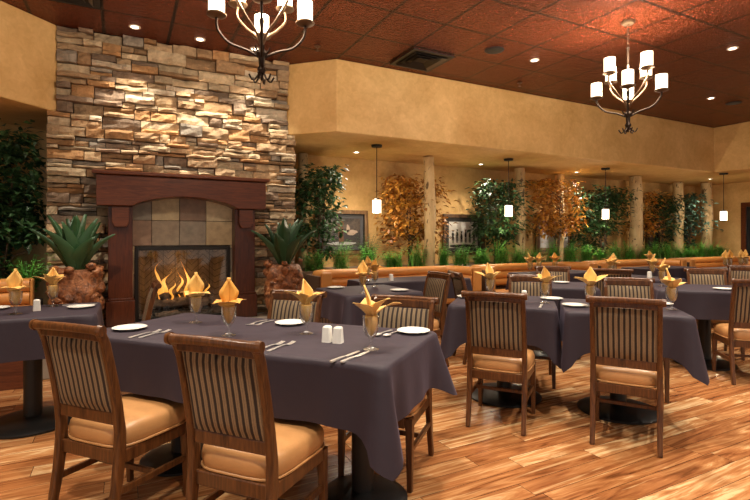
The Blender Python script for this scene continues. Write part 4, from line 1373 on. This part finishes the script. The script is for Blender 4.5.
post(6.38, 6.60, 0.09, 3, 'peeled log post between the dark green tree and the big orange tree')
post(7.72, 6.90, 0.085, 4, 'peeled log post half hidden behind the big orange tree')
post(9.40, 6.42, 0.12, 5, 'thickest peeled log post, beside the round green tree')
post(10.05, 6.85, 0.085, 6, 'peeled log post wrapped by the small orange tree')
post(11.25, 6.66, 0.115, 7, 'peeled log post before the far dark corner tree')
post(11.95, 6.42, 0.115, 8, 'last peeled log post, next to the end wall')

# ------------------------------------------------------------------ trees and ferns
def add_leaf(mb, p, d, up, ln, wd, fold, col):
    d = d.normalized()
    s = d.cross(up)
    if s.length < 1e-4: s = d.cross(Vector((1, 0, 0)))
    s.normalize(); n = s.cross(d)
    a = p; b1 = p + d * ln * 0.45 + s * wd + n * fold * wd; b2 = p + d * ln * 0.45 - s * wd + n * fold * wd
    m = p + d * ln * 0.5; t = p + d * ln - n * ln * 0.12
    mb.add([a, b1, m, b2, t], [(0, 2, 1), (0, 3, 2), (1, 2, 4), (2, 3, 4)], (col, col, col))

def tree(name, u, v, zb, z0, z1, rad, nleaf, leaf, mat, seed, label, cat, keep=None, stems=3, clump=60, squash=1.0, ylim=(6.48, 6.88)):
    rnd = random.Random(seed)
    t = empty(name, (u, v, zb))
    tag(t, label, cat, 'potted trees and shrubs in the planters')
    tr = MB(); lf = MB()
    tips = []
    H = z1 - zb
    for k in range(stems):
        b = 2 * PI * k / stems + rnd.uniform(-.4, .4)
        ex, ey = math.cos(b) * rad * 0.25, math.sin(b) * rad * 0.25
        pts = [(0.03 * math.cos(b), 0.03 * math.sin(b), 0.010)]
        for i in range(1, 7):
            a = i / 6
            pts.append((ex * a + rnd.uniform(-.02, .02), ey * a + rnd.uniform(-.02, .02), H * 0.85 * a))
        tr.tube(pts, [0.018 * (1 - 0.75 * i / 6) for i in range(7)], 6)
        for i in range(9):
            a = rnd.uniform(0.25, 1.0)
            q = Vector(pts[min(6, int(a * 6))])
            bb = rnd.uniform(0, 2 * PI)
            zc = max(z0 - zb, q.z + rnd.uniform(0.0, 0.25))
            rr = rad * rnd.uniform(0.45, 0.9)
            e = Vector((math.cos(bb) * rr, min(ylim[1] - v, max(ylim[0] - v, math.sin(bb) * rr * squash)), min(H * 0.97, zc + rnd.uniform(0, 0.15))))
            if keep and not keep(e.x + u, e.y + v, max(1.3, e.z + zb)): continue
            if not all(off_posts(u + q.x + (e.x - q.x) * f, v + q.y + (e.y - q.y) * f, 0.02) for f in (0, .25, .5, .75, 1)): continue
            mid = (q + e) / 2 + Vector((0, 0, 0.05))
            tr.tube([q, mid, e], [0.007, 0.005, 0.002], 5)
            tips.append(e)
    # leaf clusters fill an uneven crown
    nc = max(6, nleaf // clump); n_done = 0
    centres = list(tips)
    while len(centres) < nc:
        a = rnd.uniform(0, 2 * PI); zz = rnd.uniform(0, 1)
        prof = (0.45 + 0.75 * math.sin(PI * (0.12 + 0.80 * zz)))
        r = rad * prof * math.sqrt(rnd.uniform(0.02, 1)) * 0.85
        centres.append(Vector((math.cos(a) * r, math.sin(a) * r * squash, (z0 - zb) + (z1 - z0) * zz)))
    for c in centres:
        shade = rnd.uniform(0.1, 0.7)
        cs = rnd.uniform(0.08, 0.17)
        for q in range(int(nleaf / len(centres))):
            p = c + Vector((rnd.gauss(0, cs), rnd.gauss(0, cs), rnd.gauss(0, cs * 0.8)))
            d = Vector((p.x - c.x + rnd.uniform(-.1, .1), p.y - c.y + rnd.uniform(-.1, .1), rnd.uniform(-0.12, 0.05)))
            if p.z < 0.02: continue
            if keep and not keep(p.x + u, p.y + v, p.z + zb): continue
            add_leaf(lf, p, d + Vector((1e-4, 0, 0)), Vector((rnd.uniform(-.5, .5), rnd.uniform(-.5, .5), 1)), leaf * rnd.uniform(0.7, 1.25), leaf * rnd.uniform(0.22, 0.34), rnd.uniform(0, 0.5), min(1, max(0, shade + rnd.uniform(-.3, .4))))
    tr.build('stem', M['bark'], t, smooth=True, fix=False)
    lf.build('foliage', M[mat], t, fix=False)
    return t
def zone(x0, x1, ztop=2.28):
    return lambda x, y, z: off_posts(x, y, 0.11) and 6.16 < y < 6.94 and 0.93 < z < ztop and x0 < x < x1 and (z > 1.32 or y > 6.46)
tree('ficus_tree', 2.52, 6.60, 0.802, 0.95, 2.36, 0.42, 2900, 0.095, 'leaf_ficus', 41, 'green ficus tree against the chimney side, by the picture of dark woods', 'tree', zone(2.1, 2.78, 2.30))
tree('autumn_tree', 4.10, 6.66, 0.802, 1.0, 2.22, 0.60, 3300, 0.095, 'leaf_autumn', 42, 'orange leaved tree behind the second log post', 'tree', zone(3.62, 4.72))
tree('ficus_tree', 5.85, 6.63, 0.802, 0.95, 2.42, 0.52, 3000, 0.095, 'leaf_dark', 43, 'dark green tree beside the picture of standing figures', 'tree', zone(5.42, 6.48, 2.26))
tree('autumn_tree', 7.18, 6.45, 0.802, 1.38, 2.46, 0.64, 2700, 0.095, 'leaf_autumn', 44, 'biggest orange leaved tree, before the snowy picture', 'tree', zone(6.68, 7.80, 2.34), clump=45)
tree('ficus_tree', 8.50, 6.50, 0.802, 0.95, 2.26, 0.62, 3400, 0.095, 'leaf_dark', 45, 'round green tree behind the third pendant lamp', 'tree', zone(7.92, 9.2))
tree('autumn_tree', 9.88, 6.62, 0.802, 1.35, 2.4, 0.28, 800, 0.09, 'leaf_autumn', 46, 'small orange leaved tree wrapped round a far post', 'tree', zone(9.6, 10.22))
tree('ficus_tree', 10.72, 6.72, 0.802, 0.95, 2.3, 0.40, 1500, 0.09, 'leaf_dark', 47, 'dark tree in the shadow beside the small picture', 'tree', zone(10.34, 11.08))
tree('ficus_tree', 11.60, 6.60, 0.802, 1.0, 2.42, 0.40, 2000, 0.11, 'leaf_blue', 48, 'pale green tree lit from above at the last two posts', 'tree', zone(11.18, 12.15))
lk = lambda x, y, z: y < x + 7.58 and not (x > -0.76 and y > 5.65) and z < ZS - 0.12 and y > 5.62 and x < -0.71
tree('ficus_tree', -1.08, 5.90, 0.002, 0.75, 2.22, 0.46, 7000, 0.095, 'leaf_ficus', 49, 'dense dark ficus between the caramel bench and the stone chimney', 'tree', lambda x, y, z: lk(x, y, z) and x > -1.36 and (z > 1.2 or x < -1.06), ylim=(5.66, 6.1))
tree('ficus_tree', -1.72, 5.70, 0.002, 0.75, 2.05, 0.42, 4000, 0.095, 'leaf_dark', 50, 'dark ficus behind the bench, cut off by the picture edge', 'tree', lambda x, y, z: lk(x, y, z) and x < -1.5, ylim=(5.62, 5.74))

def fern(u, v, z, seed, label, ln=0.36, n=52, mat='fern', group='ferns along the planter behind the booths', spread=1.0, box=None, nleaf=7):
    """a clump of arching fronds with paired leaflets; box: half sizes the fronds keep inside"""
    rnd = random.Random(seed)
    mb = MB()
    made = tries = 0
    while made < n and tries < n * 12:
        tries += 1
        az = rnd.uniform(0, 2 * PI); le = ln * rnd.uniform(0.55, 1.15); lean = rnd.uniform(0.05, 0.8) * spread; bend = rnd.uniform(0.4, 1.5) * spread
        ns = nleaf
        bx, by = (rnd.uniform(-box[0], box[0]) * 0.75, rnd.uniform(-box[1], box[1]) * 0.6) if box else (0.0, 0.0)
        r, zz = 0.01, 0.0
        ca, sa = math.cos(az), math.sin(az); vs = []; fs = []
        w0 = 0.004
        for i in range(ns + 1):
            a = i / ns; an = lean + bend * a
            w = w0 * (1 - 0.7 * a)
            for s in (-1, 1): vs.append((bx + r * ca - s * w * sa, by + r * sa + s * w * ca, max(0.004, zz)))
            r += math.sin(an) * le / ns; zz += math.cos(an) * le / ns
        if box and (max(abs(p[0]) for p in vs) > box[0] or max(abs(p[1]) for p in vs) > box[1] or not all(off_posts(u + p[0], v + p[1], 0.07) for p in vs)): continue
        made += 1
        col = rnd.random()
        for i in range(ns): fs.append((2 * i, 2 * i + 1, 2 * i + 3, 2 * i + 2))
        for i in range(1, ns + 1):
            p = (Vector(vs[2 * i]) + Vector(vs[2 * i + 1])) / 2
            if p.z < 0.03: continue
            for s in (-1, 1):
                d = Vector((-s * sa + ca * 0.6, s * ca + sa * 0.6, 0.15))
                add_leaf(mb, p, d, Vector((0, 0, 1)), 0.075 * (1.05 - 0.6 * i / ns), 0.013, 0.2, min(1, max(0, col + rnd.uniform(-.2, .2))))
        mb.add(vs, fs, (col, col, col))
    o = mb.build('fern', M[mat], None, fix=False, loc=(u, v, z))
    tag(o, label, 'fern', group)
FZ = [(2.95, 'below the ficus by the stone chimney'), (3.65, 'below the picture of dark woods'), (4.75, 'below the first orange tree'), (5.4, 'below the picture of standing figures'), (6.5, 'below the dark green tree'), (7.85, 'below the biggest orange tree'), (9.25, 'below the round green tree'), (10.3, 'below the small orange tree'), (11.1, 'below the shadowed dark tree'), (99, 'below the pale green tree')]
fcount = {}
for i in range(25):
    u = 2.30 + i * 0.414
    if abs(u - 9.40) < 0.3: u += 0.02
    spot_name = next(n for x, n in FZ if u < x)
    fcount[spot_name] = fcount.get(spot_name, 0) + 1
    fern(u, 6.25, 0.803, 60 + i, ('first', 'second', 'third', 'fourth', 'fifth')[fcount[spot_name] - 1] + ' bright green fern from the fireplace side ' + spot_name, 0.30 + 0.14 * ((i * 5) % 7) / 6, 75, spread=0.85, box=(0.185, 0.13))
fern(3.32, 6.64, 0.803, 91, 'taller grassy fern beside the picture of dark woods', 0.52, 60, spread=0.45, mat='leaf_ficus', nleaf=9)
fern(-0.82, 5.69, 0.70, 92, 'spiky fern in the dark ribbed pot beside the urn', 0.38, 60, group='fern in a pot', spread=0.5)
pt = MB(); n = 36; vs = []; fs = []
for z, r in ((0.0, 0.095), (0.02, 0.10), (0.60, 0.125), (0.67, 0.125), (0.67, 0.11), (0.64, 0.10)):
    for q in range(n):
        a = 2 * PI * q / n; rr = r * (1 - (0.03 if q % 2 and 0.01 < z < 0.62 else 0)); vs.append((rr * math.cos(a), rr * math.sin(a), z))
for j in range(5):
    for q in range(n):
        q2 = (q + 1) % n; fs.append((j * n + q, j * n + q2, (j + 1) * n + q2, (j + 1) * n + q))
fs.append(tuple(range(n - 1, -1, -1))); fs.append(tuple(5 * n + q for q in range(n)))
tag(pt.add(vs, fs).build('ribbed_pot', M['pot_dark'], None, smooth=True, loc=(-0.82, 5.66, 0.001), angle=50), 'tall dark ribbed pot behind the end of the bench', 'pot')

# ------------------------------------------------------------------ lamps
def chandelier(u, v, label, turn=0.0, lift=0.0):
    t = empty('chandelier', (u, v, ZC - 0.001))
    tag(t, label, 'chandelier', 'bronze candle chandeliers')
    I, B = M['iron'], M['bronze']
    Z = lambda z: z - ZC
    MB().lathe([(0.0, -0.032), (0.05, -0.03), (0.065, -0.012), (0.065, 0.0)], 24).build('canopy', B, t, smooth=True)
    ch = MB()
    zt = Z(3.37); zh = Z(3.14)
    nl = 5
    for k in range(nl):
        zc = zt - (zt - zh) * (k + 0.5) / nl; hl = (zt - zh) / nl * 0.66
        pts = []
        for q in range(13):
            a = 2 * PI * q / 12
            x, z = 0.011 * math.cos(a), hl * math.sin(a)
            pts.append((x, 0, zc + z) if k % 2 else (0, x, zc + z))
        ch.tube(pts, 0.003, 6, cap=False)
    ch.build('chain', B, t, smooth=True)
    MB().lathe([(0.0, Z(3.15)), (0.018, Z(3.14)), (0.009, Z(3.11)), (0.009, Z(2.72)), (0.02, Z(2.70)), (0.012, Z(2.66)), (0.012, Z(2.52)), (0.03, Z(2.50)), (0.036, Z(2.48)), (0.022, Z(2.455)), (0.018, Z(2.40)), (0.03, Z(2.375)), (0.02, Z(2.35)), (0.0, Z(2.345))], 16).build('stem', I, t, smooth=True)
    fin = MB()
    for k in range(6):
        a = 2 * PI * k / 6
        pts = []
        for q in range(9):
            b = q / 8
            r = 0.008 + 0.075 * b; z = 2.372 - 0.07 * math.sin(PI * b * 0.75)
            if b > 0.75: z = 2.37 - 0.07 * math.sin(PI * 0.5625) + 0.035 * (b - 0.75) / 0.25
            pts.append((r * math.cos(a), r * math.sin(a), Z(z)))
        fin.tube(pts, 0.006, 6)
    cr_ = MB()
    for k in range(6):
        a = 2 * PI * (k + .5) / 6
        cr_.tube([(0.004 * math.cos(a), 0.004 * math.sin(a), Z(2.46)), (0.05 * math.cos(a), 0.05 * math.sin(a), Z(2.50)), (0.055 * math.cos(a), 0.055 * math.sin(a), Z(2.52))], 0.006, 6)
    fin.lathe([(0.0, Z(2.30)), (0.008, Z(2.31)), (0.006, Z(2.36))], 10)
    fin.build('finial', I, t, smooth=True); cr_.build('collar', I, t, smooth=True)
    def arm(az, R_, zs, zroot, low):
        ca, sa = math.cos(az), math.sin(az)
        pts = []
        if low: ctrl = [(0.02, zroot), (0.10, zroot + 0.04), (R_ * 0.72, zroot + 0.075), (R_ * 0.97, zroot + 0.155), (R_, zs)]
        else: ctrl = [(0.012, zroot), (0.05, zroot + 0.06), (R_ * 0.62, zroot + 0.13), (R_ * 1.02, zroot + 0.23), (R_, zs)]
        n = 16
        for i in range(n + 1):
            x = i / n * (len(ctrl) - 1); k = min(len(ctrl) - 2, int(x)); f = x - k
            p0 = ctrl[max(0, k - 1)]; p1 = ctrl[k]; p2 = ctrl[k + 1]; p3 = ctrl[min(len(ctrl) - 1, k + 2)]
            cr = lambda a, b, c, d: 0.5 * ((2 * b) + (-a + c) * f + (2 * a - 5 * b + 4 * c - d) * f * f + (-a + 3 * b - 3 * c + d) * f ** 3)
            r = cr(p0[0], p1[0], p2[0], p3[0]); z = cr(p0[1], p1[1], p2[1], p3[1])
            pts.append((r * ca, r * sa, Z(z)))
        ar = MB().tube(pts, 0.009, 8).build('arm', I if low else B, t, smooth=True)
        MB().lathe([(0.0, Z(zs) - 0.004), (0.03, Z(zs) - 0.002), (0.062, Z(zs) + 0.012), (0.064, Z(zs) + 0.02), (0.0, Z(zs) + 0.02)], 24, (R_ * ca, R_ * sa, 0)).build('cup', B, ar, smooth=True)
        MB().lathe([(0.0, Z(zs) + 0.021), (0.051, Z(zs) + 0.021), (0.051, Z(zs) + 0.160), (0.047, Z(zs) + 0.160), (0.047, Z(zs) + 0.03), (0.0, Z(zs) + 0.03)], 24, (R_ * ca, R_ * sa, 0)).build('shade', M['shade'], ar, smooth=True, angle=60)
    base = math.radians(-27.4)
    for k in range(4): arm(base + math.radians(turn) + k * PI / 2, 0.285, 2.665 + lift, 2.46, True)
    for k in range(4): arm(base + math.radians(turn + 45) + k * PI / 2, 0.225, 2.85, 2.55, False)
    return t
chandelier(0.81, 3.19, 'bronze candle chandelier hanging before the stone chimney, cut by the top edge', 13, 0.03)
chandelier(4.42, 3.10, 'bronze candle chandelier hanging whole over the far tables', -28)

def pendant(u, v, label):
    t = empty('pendant_lamp', (u, v, ZS - 0.001))
    tag(t, label, 'pendant lamp', 'white glass pendant lamps over the booths')
    MB().lathe([(0.0, -0.03), (0.07, -0.028), (0.075, -0.01), (0.075, 0.0)], 24).build('canopy', M['black_metal'], t, smooth=True)
    MB().tube([(0, 0, -0.02), (0, 0, -0.42), (0, 0, -0.735)], 0.006, 8).build('rod', M['iron'], t, smooth=True)
    MB().lathe([(0.0, -0.725), (0.03, -0.73), (0.045, -0.745), (0.045, -0.752), (0.0, -0.752)], 20).build('cap', M['iron'], t, smooth=True)
    MB().lathe([(0.0, -0.753), (0.058, -0.753), (0.060, -0.76), (0.060, -0.925), (0.055, -0.925), (0.055, -0.765), (0.0, -0.765)], 24).build('shade', M['shade'], t, smooth=True, angle=60)
for u, v, lab in ((3.08, 5.89, 'white glass pendant lamp over the first booth, beside the picture of dark woods'), (5.51, 5.95, 'white glass pendant lamp over the second booth, before the dark green tree'),
                  (7.82, 5.93, 'white glass pendant lamp over the third booth, before the round green tree'), (10.51, 5.33, 'white glass pendant lamp at the soffit corner over the last booth')):
    pendant(u, v, lab)

def downlight(u, v, z, label):
    t = empty('downlight', (u, v, z - 0.0005))
    tag(t, label, 'recessed light', 'recessed downlights')
    MB().lathe([(0.034, -0.002), (0.038, -0.008), (0.054, -0.006), (0.056, 0.0), (0.034, 0.0)], 28).build('trim_ring', M['trim_white'], t, smooth=True, fix=False)
    MB().lathe([(0.0, -0.003), (0.034, -0.003), (0.034, -0.0005), (0.0, -0.0005)], 24).build('lens', M['lamp'], t)
DL = [(0.10, 5.48, ZC, 'recessed ceiling light above the stone, first from the vent'), (0.73, 5.50, ZC, 'recessed ceiling light above the middle of the stone'), (1.32, 5.50, ZC, 'recessed ceiling light above the stone, behind the hanging chandelier'),
      (4.39, 4.30, ZC, 'recessed ceiling light beside the round speaker, before the plaster fascia'), (6.10, 3.00, ZC, 'recessed ceiling light beyond the whole chandelier, at the picture edge'), (7.99, 4.23, ZC, 'recessed ceiling light near the far fascia corner'),
      (3.06, 6.51, ZS, 'recessed soffit light over the picture of dark woods'), (5.48, 6.59, ZS, 'recessed soffit light over the picture of standing figures'), (7.80, 6.55, ZS, 'recessed soffit light above the big orange tree'), (11.31, 6.0, ZS, 'recessed soffit light near the last posts')]
for d in DL: downlight(*d)

def vent(u, v, s, label):
    t = empty('ceiling_vent', (u, v, ZC - 0.001))
    tag(t, label, 'vent', 'dark ceiling vents')
    f = MB(); h = s / 2
    f.lim(-h, h, -h, -h + 0.05, -0.015, 0); f.lim(-h, h, h - 0.05, h, -0.015, 0); f.lim(-h, -h + 0.05, -h + 0.05, h - 0.05, -0.015, 0); f.lim(h - 0.05, h, -h + 0.05, h - 0.05, -0.015, 0)
    f.build('frame', M['black_metal'], t)
    MB().lim(-h + 0.05, h - 0.05, -h + 0.05, h - 0.05, -0.003, 0).build('backing', M['dark_grille'], t)
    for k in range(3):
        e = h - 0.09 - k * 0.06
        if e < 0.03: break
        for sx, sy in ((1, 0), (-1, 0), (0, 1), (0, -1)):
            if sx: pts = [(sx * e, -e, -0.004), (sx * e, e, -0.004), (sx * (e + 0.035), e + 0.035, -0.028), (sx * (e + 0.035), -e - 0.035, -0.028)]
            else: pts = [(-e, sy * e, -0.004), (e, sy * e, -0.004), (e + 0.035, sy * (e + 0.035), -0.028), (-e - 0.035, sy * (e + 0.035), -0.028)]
            MB().add(pts, [(0, 1, 2, 3)]).build('louver', M['louver_glint'] if k == 0 and sx == 1 else M['black_metal'], t, fix=False, solid=0.003)  # one louver greyer than the rest: its light reflection put into the colour
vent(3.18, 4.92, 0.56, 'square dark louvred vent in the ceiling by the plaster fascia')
vent(-0.45, 4.92, 0.52, 'dark vent at the top edge above the stone chimney')
for u, v, lab in ((3.75, 4.28, 'round black ceiling speaker between vent and recessed light'), (8.61, 4.22, 'round black ceiling speaker near the far fascia corner')):
    o = MB().lathe([(0.0, -0.012), (0.085, -0.010), (0.105, -0.006), (0.11, 0.0), (0.0, 0.0)], 32).build('ceiling_speaker', M['dark_grille'], None, smooth=True, loc=(u, v, ZC - 0.001))
    tag(o, lab, 'speaker', 'round ceiling speakers')
for u, v, lab in ((1.92, 5.10, 'small ceiling sprinkler head by the fascia, next to the stone'), (4.85, 5.02, 'small ceiling sprinkler head near the recessed light and speaker')):
    t = empty('sprinkler', (u, v, ZC - 0.001)); tag(t, lab, 'sprinkler', 'ceiling sprinklers')
    MB().lathe([(0.0, -0.012), (0.03, -0.008), (0.035, 0.0)], 20).build('rose', M['bronze'], t, smooth=True)
    MB().lathe([(0.0, -0.055), (0.018, -0.053), (0.018, -0.050), (0.006, -0.046), (0.008, -0.012), (0.0, -0.011)], 14).build('head', M['bronze'], t, smooth=True)

# ------------------------------------------------------------------ light
def spot(u, v, z, e, size=80, blend=0.6, aim=None, col=(1, 0.80, 0.56), rad=0.05):
    l = bpy.data.lights.new('spot', 'SPOT'); l.energy = e; l.color = col; l.spot_size = math.radians(size); l.spot_blend = blend; l.shadow_soft_size = rad
    o = bpy.data.objects.new('spot_light', l); COL.objects.link(o); o.location = (u, v, z)
    d = Vector(aim) - Vector((u, v, z)) if aim else Vector((0, 0, -1))
    o.rotation_euler = d.to_track_quat('-Z', 'Y').to_euler()
def point(u, v, z, e, col=(1, 0.74, 0.46), rad=0.12):
    l = bpy.data.lights.new('point', 'POINT'); l.energy = e; l.color = col; l.shadow_soft_size = rad
    o = bpy.data.objects.new('point_light', l); COL.objects.link(o); o.location = (u, v, z)
for u in (0.10, 0.73, 1.32): spot(u, 5.40, ZC - 0.02, 120, 74, 0.9, (u, 5.74, 1.7), (1, 0.88, 0.70), 0.03)
WARM = (1, 0.87, 0.70)
for u, v, z, _ in DL[3:6]: spot(u, v, z - 0.02, 170, 90, col=WARM)
for u, v, z, _ in DL[6:]: spot(u, v, z - 0.02, 85, 130, 0.9, (u, v - 0.35, 0.8), WARM)
# added spots without fixtures, out of view, stand in for further recessed lights
for u, v in ((2.6, 2.6), (0.9, 2.0), (-0.6, 3.9), (2.4, 0.6), (4.2, 2.2), (0.2, 0.4), (-1.5, 2.2), (6.2, 1.2), (4.4, 0.2)): spot(u, v, ZC - 0.03, 230, 100, col=WARM)
for u, v in ((0.81, 3.19), (4.42, 3.10)): point(u, v, 2.98, 120, (1, 0.83, 0.62))
for u, v in ((3.08, 5.89), (5.51, 5.95), (7.82, 5.93), (10.51, 5.33)): point(u, v, ZS - 0.99, 20, (1, 0.80, 0.56), rad=0.05)
point(0.60, 5.98, 0.80, 3.5, (1, 0.55, 0.2), 0.08)

w = bpy.data.worlds.new('world'); scene.world = w; w.use_nodes = True
w.node_tree.nodes['Background'].inputs[0].default_value = (1.0, 0.91, 0.80, 1)
w.node_tree.nodes['Background'].inputs[1].default_value = 0.62

# ------------------------------------------------------------------ camera
cam = bpy.data.cameras.new('camera'); co = bpy.data.objects.new('camera', cam); COL.objects.link(co)
cam.sensor_width = 36; cam.lens = 485 / 750 * 36; cam.shift_y = -13 / 750
co.location = (0, 0, 1.27); co.rotation_euler = (math.radians(90), 0, math.radians(-27.4))
cam.clip_start = 0.02
scene.camera = co
vs_ = scene.view_settings
vs_.view_transform = 'Standard'; vs_.look = 'None'; vs_.gamma = 1.0; vs_.use_curve_mapping = False; vs_.exposure = 0.14
